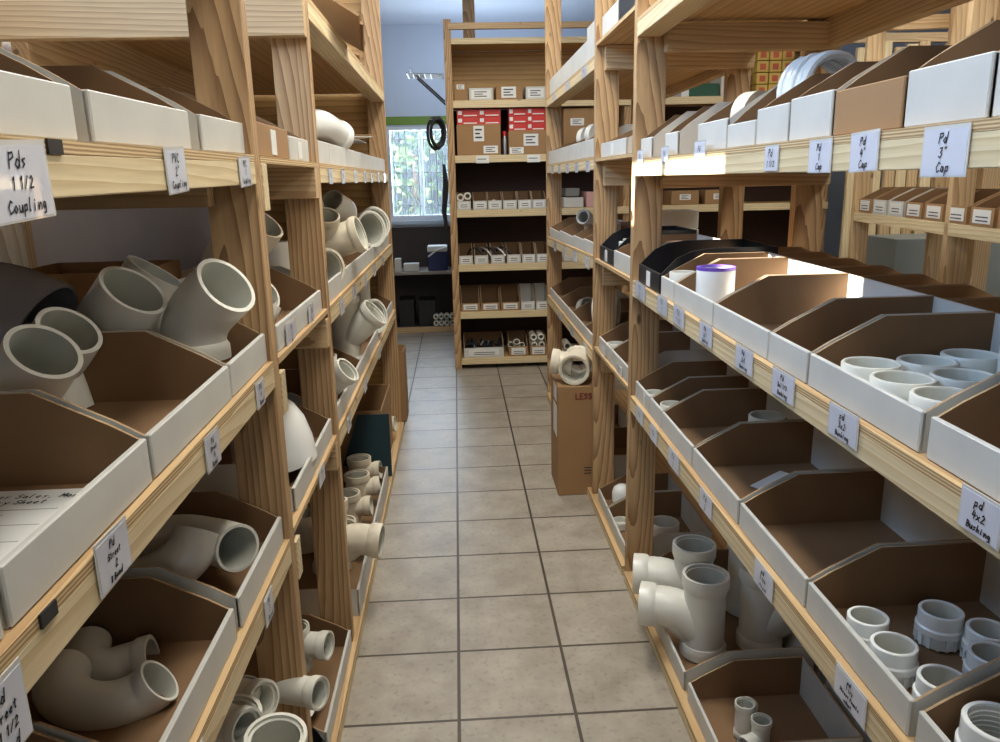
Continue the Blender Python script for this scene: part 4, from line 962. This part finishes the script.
def redstack(x0, x1, base, n, lab):
    a = pxX(x0, 120); b_ = pxX(x1, 120); w = (b_ - a) / 2
    for r_ in range(n):
        for c_ in range(2):
            m = MB(); h = .0505; m.box(-w / 2 + .001, w / 2 - .001, -.1, .1, 0, h - .002, REDP); 
            m.box(-w * .45, -w * .27, -.1015, -.1, h * .3, h * .8, PAPER); m.box(-w * .2, w * .4, -.1015, -.1, h * .12, h * .26, PAPER)
            tag(m.build('red_box', loc=(a + w * (c_ + .5), EY + .13, base + .0005 + r_ * h)), '%s, %s column, %s from the bottom' % (lab, ['left', 'right'][c_], ordn[r_]), 'box', 'red boxes stacked on the end rack cartons')
bx('large brown carton under the left stack of red boxes', 457, 501, 1, 126, 157, st=[(.38, .62, .45, .95, PAPER), (.6, .93, .05, .3, PAPER)])
redstack(457, 501, ez(1) + .206, 2, 'red box on the left brown carton')
bx('large brown carton under the right stack of red boxes', 509, 546, 1, 133, 157, st=[(.4, .8, .35, .85, PAPER), (.02, .4, .03, .3, PAPER)])
redstack(509, 546, ez(1) + .160, 3, 'red box on the right brown carton')
m = MB(); m.lathe([(.001, 0), (.018, 0), (.018, .1), (.012, .125), (.001, .125)], STEEL, 18); o = m.build('spray_bottle', loc=(pxX(505.5, 150), EY + .06, ez(1))); tag(o, 'slim bottle with a red cap between the two big cartons', 'bottle')
MB().lathe([(.001, .16), (.013, .16), (.013, .1255), (.001, .1255)], REDP, 16).build('cap', o)
bx('wide brown carton behind the far right upright', 564, 598, 1, 112, 157, st=[(.2, .6, .62, .78, PAPER)])
for i, (a, b_) in enumerate([(457, 471), (473, 487.3), (487.8, 502), (503, 517), (518, 531.8), (532.2, 546)]):
    x0, x1 = pxX(a, 206), pxX(b_, 206)
    make_bin('white-labelled bin on the third end shelf, %s from the left' % ordn[i], EY, x0, x1, ez(2), 0, hf=.06, hb=.12, depth=.28, parts=False, tab=True, inside=KR, group='bins on the third end shelf')
for i, (a, b_) in enumerate([(459, 473), (474.5, 488.5), (491, 505), (507, 521), (522, 535.5), (536.5, 549)]):
    x0, x1 = pxX(a, 262), pxX(b_, 262)
    make_bin('white-labelled bin on the fourth end shelf, %s from the left' % ordn[i], EY, x0, x1, ez(3), 0, hf=.06, hb=.13, depth=.28, parts=False, tab=True, group='bins on the fourth end shelf')
for i, (a, b_) in enumerate([(461, 480), (481, 500), (501, 520)]):
    x0, x1 = pxX(a, 310), pxX(b_, 310)
    make_bin('brown bin with white label on the fifth end shelf, %s from the left' % ordn[i], EY, x0, x1, ez(4), 0, hf=.06, hb=.16, depth=.28, parts=False, tab=True, front='k', group='bins on the fifth end shelf')
for i, (a, b_) in enumerate([(521, 535), (536, 549)]):
    x0, x1 = pxX(a, 310), pxX(b_, 310)
    make_bin('white bin on the fifth end shelf, ' + ['left of the pair', 'right of the pair'][i], EY, x0, x1, ez(4), 0, hf=.06, hb=.16, depth=.28, parts=False, inside=WHT, tab=True)
for nm, a, b_, f in (('long white box filled with black fittings on the lowest end shelf', 464, 504, 'w'), ('bin of white elbows on the lowest end shelf', 509, 528, 'k'), ('bin of short white pipes on the lowest end shelf', 530, 547, 'k')):
    x0, x1 = pxX(a, 355), pxX(b_, 355)
    make_bin(nm, EY, x0, x1, ez(5), 0, hf=.07, hb=.14, depth=.28, front=f, parts=False, tab=True)
for i, (a, b_) in enumerate([(476, 489), (527, 540)]):
    x0, x1 = pxX(a, 159), pxX(b_, 159)
    m = MB(); m.box(x0, x1, EY - .014, EY - .0119, EZ[1] - .055, EZ[1] - .004, PAPER); m.box(x0 + .01, x1 - .02, EY - .0148, EY - .014, EZ[1] - .03, EZ[1] - .025, INK)
    o = m.build('price_card', origin=V(((x0 + x1) / 2, EY - .014, EZ[1] - .03))); tag(o, 'pale card taped to the second end shelf edge, ' + ['left', 'right'][i], 'price card')
# rings, hoses, lumps
for i, (px, py) in enumerate([(460.5, 197.5), (467.5, 196)]):
    p = aY(px, py, EY + .06); reel('white pipe end above the third end shelf bins, ' + ['left', 'right'][i], p, .026, .08, PVC, (PI / 2, 0, 0), ri=.6, name='pipe_offcut', cat='pipe')
p = aY(494, 203, EY + .06); reel('single white ring in the third end shelf bins', p, .024, .03, PVC, (PI / 2, 0, 0), ri=.65, name='pipe_ring', cat='pipe ring')
for i in range(5):
    x = pxX(468 + i * 7, 250); z = ez(3) + .06
    pts = bez((x, EY + .12, z), (.3, -.2, 1), (x + .12, EY + .04, z - .01), (.6, -.3, -1), 12, .55)
    tag(MB().tube(pts, .008, STEEL if i % 2 else DRK, 8).build('braided_hose', origin=pts[0]), 'braided hose looping over the fourth end shelf bins, %s from the left' % ordn[i], 'hose', 'braided hoses on the end rack')
m = MB(); rnd = random.Random(11)
for k in range(46):
    x = pxX(466, 350) + rnd.random() * (pxX(502, 350) - pxX(466, 350)); y = EY + .03 + rnd.random() * .12; z = ez(5) + .05 + rnd.random() * .055
    d = V((rnd.uniform(-1, 1), rnd.uniform(-1, 1), rnd.uniform(-1, 1))).normalized(); a = V((x, y, z))
    m.tube([a - d * .02, a + d * .02], .012, BLK, 8)
tag(m.build('black_fittings_heap'), 'heap of small black fittings in the long white box', 'pipe fittings', kind='stuff')
for i, (dx, dz_, r_) in enumerate([(.015, .08, .026), (.055, .10, .026), (.09, .075, .024), (.06, .06, .022)]):
    x = pxX(510, 350) + dx; p = V((x, EY + .05, ez(5) + dz_)); d = V((.3 - .3 * i, -.5, .7)).normalized()
    bend('white elbow heaped in the lowest end shelf bin, %s from the left' % ordn[i], p + V((0, .06, -.03)), (0, -.5, .6), p, d, r_, hubs=(0, 0), parts=False, wall=.005, group='white elbows in the lowest end shelf bin')
for i, (dx, dz_) in enumerate([(.03, .135), (.085, .137), (.035, .075), (.09, .078)]):
    reel('short white pipe in the lowest end shelf bin, %s' % ['upper left', 'upper right', 'lower left', 'lower right'][i], (pxX(530, 350) + dx, EY + .09, ez(5) + dz_), .024, .16, PVC, (PI / 2, 0, 0), ri=.62, name='pipe_offcut', cat='pipe')
bx('white box on the third end shelf seen past the far right upright', 564, 584, 2, 201, 211, WHT)
bx('grey box on top of the white one past the far right upright', 566, 580, 2, 193, 201, plain('grey_carton', (120, 120, 116), .7), zo=.078)
bx('pink-marked roll box past the far right upright', 587, 596, 2, 196, 211, plain('pink_wrap', (206, 160, 156), .6))
bx('white box on the fourth end shelf past the far right upright', 564, 581, 3, 257, 265, WHT)
for i, (px, py) in enumerate([(566, 344), (566, 352), (575, 350)]):
    p = aY(px, py, EY + .06); reel('white pipe end on the lowest end shelf past the upright, %s' % ordn[i], p, .028, .16, PVC, (PI / 2, 0, 0), ri=.65, name='pipe_offcut', cat='pipe')
# seen through the right rack
bx('long green carton on the upper end shelf', 690, 720, 0, 83, 96, GREENP); bx('pale box left of the long green carton', 682, 690, 0, 86, 97, PAPER)
bx('cream book-shaped box on the upper end shelf', 722, 733, 0, 70, 97, plain('cream_box', (206, 200, 186), .6)); bx('box with red stripes on the upper end shelf', 734, 745, 0, 72, 97, plain('striped_box', (190, 150, 140), .6))
for r_ in range(4):
    for c_ in range(3):
        bx('yellow carton in the stacked grid, %s row, %s column' % (ordn[r_], ordn[c_]), 757 + c_ * 12.5, 768.5 + c_ * 12.5, 0, 86, 97, YEL, zo=.078 * r_, st=[(.25, .75, .2, .75, ORG)], group='yellow cartons stacked on the end rack', d=.1)
for i, (a, b_) in enumerate([(672, 700), (706, 734)]):
    bx('brown labelled carton on the third end shelf through the right rack, ' + ['left', 'right'][i], a, b_, 2, 190, 204, KRD, st=[(.3, .7, .35, .75, PAPER)])

# ------------------------------------------------------------------ wire shelf, cable, cooler, bench
r = empty('wire_shelf', (-.045, EY + .18, 2.02), label='small white wire bracket shelf high on the side of the end rack', cat='wire shelf')
m = MB()
for k in range(10): m.tube([(-.01, -.12 + k * .028, .06), (-.26, -.12 + k * .028, .07)], .003, STEEL, 6)
for k in range(6): m.tube([(-.02 - k * .04, -.13, .064), (-.02 - k * .04, .15, .064)], .003, STEEL, 6)
m.tube([(-.26, -.13, .07), (-.26, .15, .07)], .005, STEEL, 6); m.tube([(-.24, -.13, .10), (-.24, .15, .10)], .005, STEEL, 6)
m.build('wire_tray', r)
for y in (-.12, .1): MB().tube([(-.005, y, -.12), (-.2, y, .06)], .006, BLK, 8).build('brace', r)
coil('coil of dark cable hanging on the side of the end rack', (-.115, EY + .03, 1.69), .10, .009, 9, DRK, (PI / 2, 0, .25), 'hanging_cable_coil', 'cable coil', vary=.38).scale = (.62, 1.15, 1)
tag(MB().tube([(0, 0, .12), (.01, 0, -.02), (-.01, .01, -.2), (.0, 0, -.32)], .016, DRK, 8, radii=[.01, .022, .018, .012]).build('hanging_tool', loc=(-.075, EY + .03, 1.36)), 'dark tool hanging below the cable coil', 'tool')
m = MB(); m.tube([(0, 0, 0), (-.12, 0, .01)], .004, STEEL, 6); tag(m.build('hook', loc=(-.05, EY + .05, 1.775)), 'thin metal hook sticking out above the cable coil', 'hook')
bt = empty('work_bench', (-.4, FY - .25, 0), label='dark shelving bench under the far window', cat='bench')
DW = plain('dark_board', (60, 52, 50), .7); PB = plain('pale_shelf_edge', (150, 140, 132), .7)
board('shelf_board', bt, WX + .1, .6, FY - .45, FY - .02, .535, .56, PB); board('back_board', bt, WX + .1, .6, FY - .02, FY - .005, .05, .94, DW)
board('base_board', bt, WX + .1, .6, FY - .46, FY - .43, 0, .05, W['palex']); board('bottom_board', bt, WX + .1, .6, FY - .43, FY - .02, .03, .05, DW)
cl = empty('cooler', (-.185, FY - .3, .561), label='dark blue cooler with a white lid on the bench', cat='cooler')
m = MB(); m.box(-.09, .09, -.08, .08, 0, .17, BLUE); m.build('cooler_body', cl, bevel=.006)
m = MB(); m.box(-.092, .092, -.082, .082, .172, .225, PAPER); m.build('lid', cl, bevel=.008)
m = MB(); m.tube([(-.085, -.09, .13), (.0, -.095, .19), (.085, -.09, .21)], .008, PAPER, 8); m.build('handle', cl)
carton('white tub at the left of the bench', -.58, -.52, FY - .4, FY - .3, .561, .68, WHT, name='white_tub'); carton('low white box between the tub and the cooler', -.50, -.36, FY - .38, FY - .26, .561, .63, WHT, name='low_box')
carton('black crate on the lowest bench shelf, left', -.56, -.42, FY - .4, FY - .1, .051, .30, BLK, name='black_crate'); carton('black crate on the lowest bench shelf, right', -.38, -.22, FY - .4, FY - .1, .051, .29, BLK, name='black_crate')
for i in range(8):
    x = -.22 + (i % 4) * .05; z = .08 + (i // 4) * .06
    reel('white pipe end stacked on the lowest bench shelf, %s' % ordn[i], (x, FY - .4, z), .024, .1, PVC, (PI / 2, 0, 0), ri=.6, name='pipe_offcut', cat='pipe')

# ------------------------------------------------------------------ rack beyond the right aisle
ang = math.radians(-8.7)
r3 = empty('shelving_rack', (2.02, 3.0, 0), (0, 0, ang), label='pine shelving rack seen beyond the right aisle', cat='shelving rack')
def b3(name, x0, x1, y0, y1, z0, z1, mat): 
    cx, cy_, cz = (x0 + x1) / 2, (y0 + y1) / 2, (z0 + z1) / 2
    return MB().box(x0 - cx, x1 - cx, y0 - cy_, y1 - cy_, z0 - cz, z1 - cz, mat).build(name, r3, loc=(cx, cy_, cz), bevel=.0015)
b3('front_rail', 0, .04, -1.1, 1.35, 1.10, 1.15, W['raily']); b3('shelf_board', .04, .5, -1.1, 1.35, 1.13, 1.149, W['plyy'])
b3('shelf_board', .04, .5, -1.1, 1.35, 1.70, 1.72, W['plyy'])
for y in (1.36, .2, -1.14):
    b3('upright', 0, .09, y, y + .04, 0, 2.3, W['palez']); b3('upright', .42, .51, y, y + .04, 0, 2.3, W['palez'])
b3('cross_member', .0, .5, 1.40, 1.44, 2.1, 2.17, W['palex']); b3('top_rail', 0, .05, -1.1, 1.36, 2.16, 2.22, W['paley'])
for i in range(9):
    y = 1.2 - i * .21
    p = r3.matrix_basis @ V((0.005, y, 1.152))
    make_bin('small bin with a white sticker beyond the right aisle, %s from the left' % ordn[i], p.x, p.y - .09, p.y + .09, 1.152, 1, hf=.07, hb=.13, nose=.12, depth=.3, parts=False, front='w' if i in (1, 2) else 'k', tab=True, rotz=ang, group='small bins beyond the right aisle')
# lumber fence beyond the right aisle
fx = empty('lumber_stack', (3.1, 5.3, 0), label='row of upright planks standing beyond the right rack', cat='lumber')
for k in range(9):
    x = -.42 + k * .085; MB().box(-.036, .036, -.015, .015, 0, 2.15 + .02 * (k % 3), W['palez'] if k % 2 else W['railz']).build('plank', fx, loc=(x, .01 * (k % 3), 0), bevel=.002)
board('timber_post', None, 2.92, 3.02, 4.3, 4.39, 0, ZC, W['palez']); tag(bpy.data.objects['timber_post'], 'lone timber post rising to the ceiling at upper right', 'post')
board('ledger_rail', None, 2.5, 5.0, 5.42, 5.46, 2.20, 2.26, W['palex']); tag(bpy.data.objects['ledger_rail'], 'horizontal timber rail below the ceiling at upper right', 'rail')
board('plywood_panel', None, 3.3, 5.0, 5.6, 5.62, 0, 2.1, W['plyx']); tag(bpy.data.objects['plywood_panel'], 'plywood partition beyond the lone post at upper right', 'panel')
carton('grey steel cabinet low beyond the right aisle', 2.75, 4.6, 4.8, 5.2, 0, .95, plain('grey_cabinet', (120, 126, 124), .5), name='steel_cabinet', cat='cabinet')

# ------------------------------------------------------------------ light
wd = bpy.data.worlds.new('world'); S.world = wd; wd.use_nodes = True
nt = wd.node_tree; bg = nt.nodes['Background']
sky = nt.nodes.new('ShaderNodeTexSky'); sky.sky_type = 'HOSEK_WILKIE'; sky.turbidity = 3.5; sky.ground_albedo = .4
sky.sun_direction = (-.81, .05, .59)
nt.links.new(sky.outputs['Color'], bg.inputs['Color']); bg.inputs['Strength'].default_value = .45
# sun through the unseen opening in the left wall
zmid = (SW['z0'] + SW['z1']) / 2; ymid = (SW['y0'] + SW['y1']) / 2
src = V((WX, ymid, zmid)); dst = V((.55, ymid + 0.0, 1.350))
sd = (dst - src).normalized()
sun_d = bpy.data.lights.new('sun', 'SUN'); sun_d.energy = 40; sun_d.angle = .009; sun_d.color = (1, .96, .9)
sun = bpy.data.objects.new('sun', sun_d); C.objects.link(sun); sun.rotation_euler = sd.to_track_quat('-Z', 'Y').to_euler(); sun.location = (-3, 2, 4)
def area(name, loc, size, sy, energy, col, target=None, rot=(0, 0, 0), spread=PI):
    d = bpy.data.lights.new(name, 'AREA'); d.shape = 'RECTANGLE'; d.size = size; d.size_y = sy; d.energy = energy; d.color = col; d.spread = spread
    o = bpy.data.objects.new(name, d); C.objects.link(o); o.location = loc
    o.rotation_euler = (V(target) - V(loc)).to_track_quat('-Z', 'Y').to_euler() if target else rot
    return o
# ceiling fluorescents along the aisle
for (x, y, e) in ((.12, .7, 15), (.12, 2.4, 30), (.12, 4.3, 20), (1.7, 3.2, 20), (3.4, 4.0, 30), (1.7, .6, 24)):
    area('ceiling_lamp', (x, y, 2.70), .3, 1.2, e, (1, .965, .875))
# daylight from the far window, plus added fills behind, high left and upwards
area('rear_fill', (-.3, -2.4, 1.9), 2.6, 1.2, 15, (.78, .88, 1), target=(.4, 2.5, 1.5))  # unseen soft fill lamp added behind the camera
area('left_cool_fill', (-1.05, 1.6, 2.45), 3.4, .35, 46, (.36, .61, 1), target=(.55, 1.6, 1.6))  # cool lamp added under the ceiling to light the right bin fronts
area('window_daylight', (-.3, FY + .25, 1.5), .6, .8, 32, (.62, .8, 1), target=(.0, 3, .6))
area('ceiling_uplight_fill', (.3, 6.6, 1.9), 1.0, .4, 10, (.62, .78, 1), target=(.3, 7.0, 2.74))  # added lamp aimed upwards, imitates daylight bouncing on the ceiling
vs = S.view_settings; vs.view_transform = 'Standard'; vs.look = 'None'; vs.exposure = .10; vs.gamma = 1; vs.use_curve_mapping = False
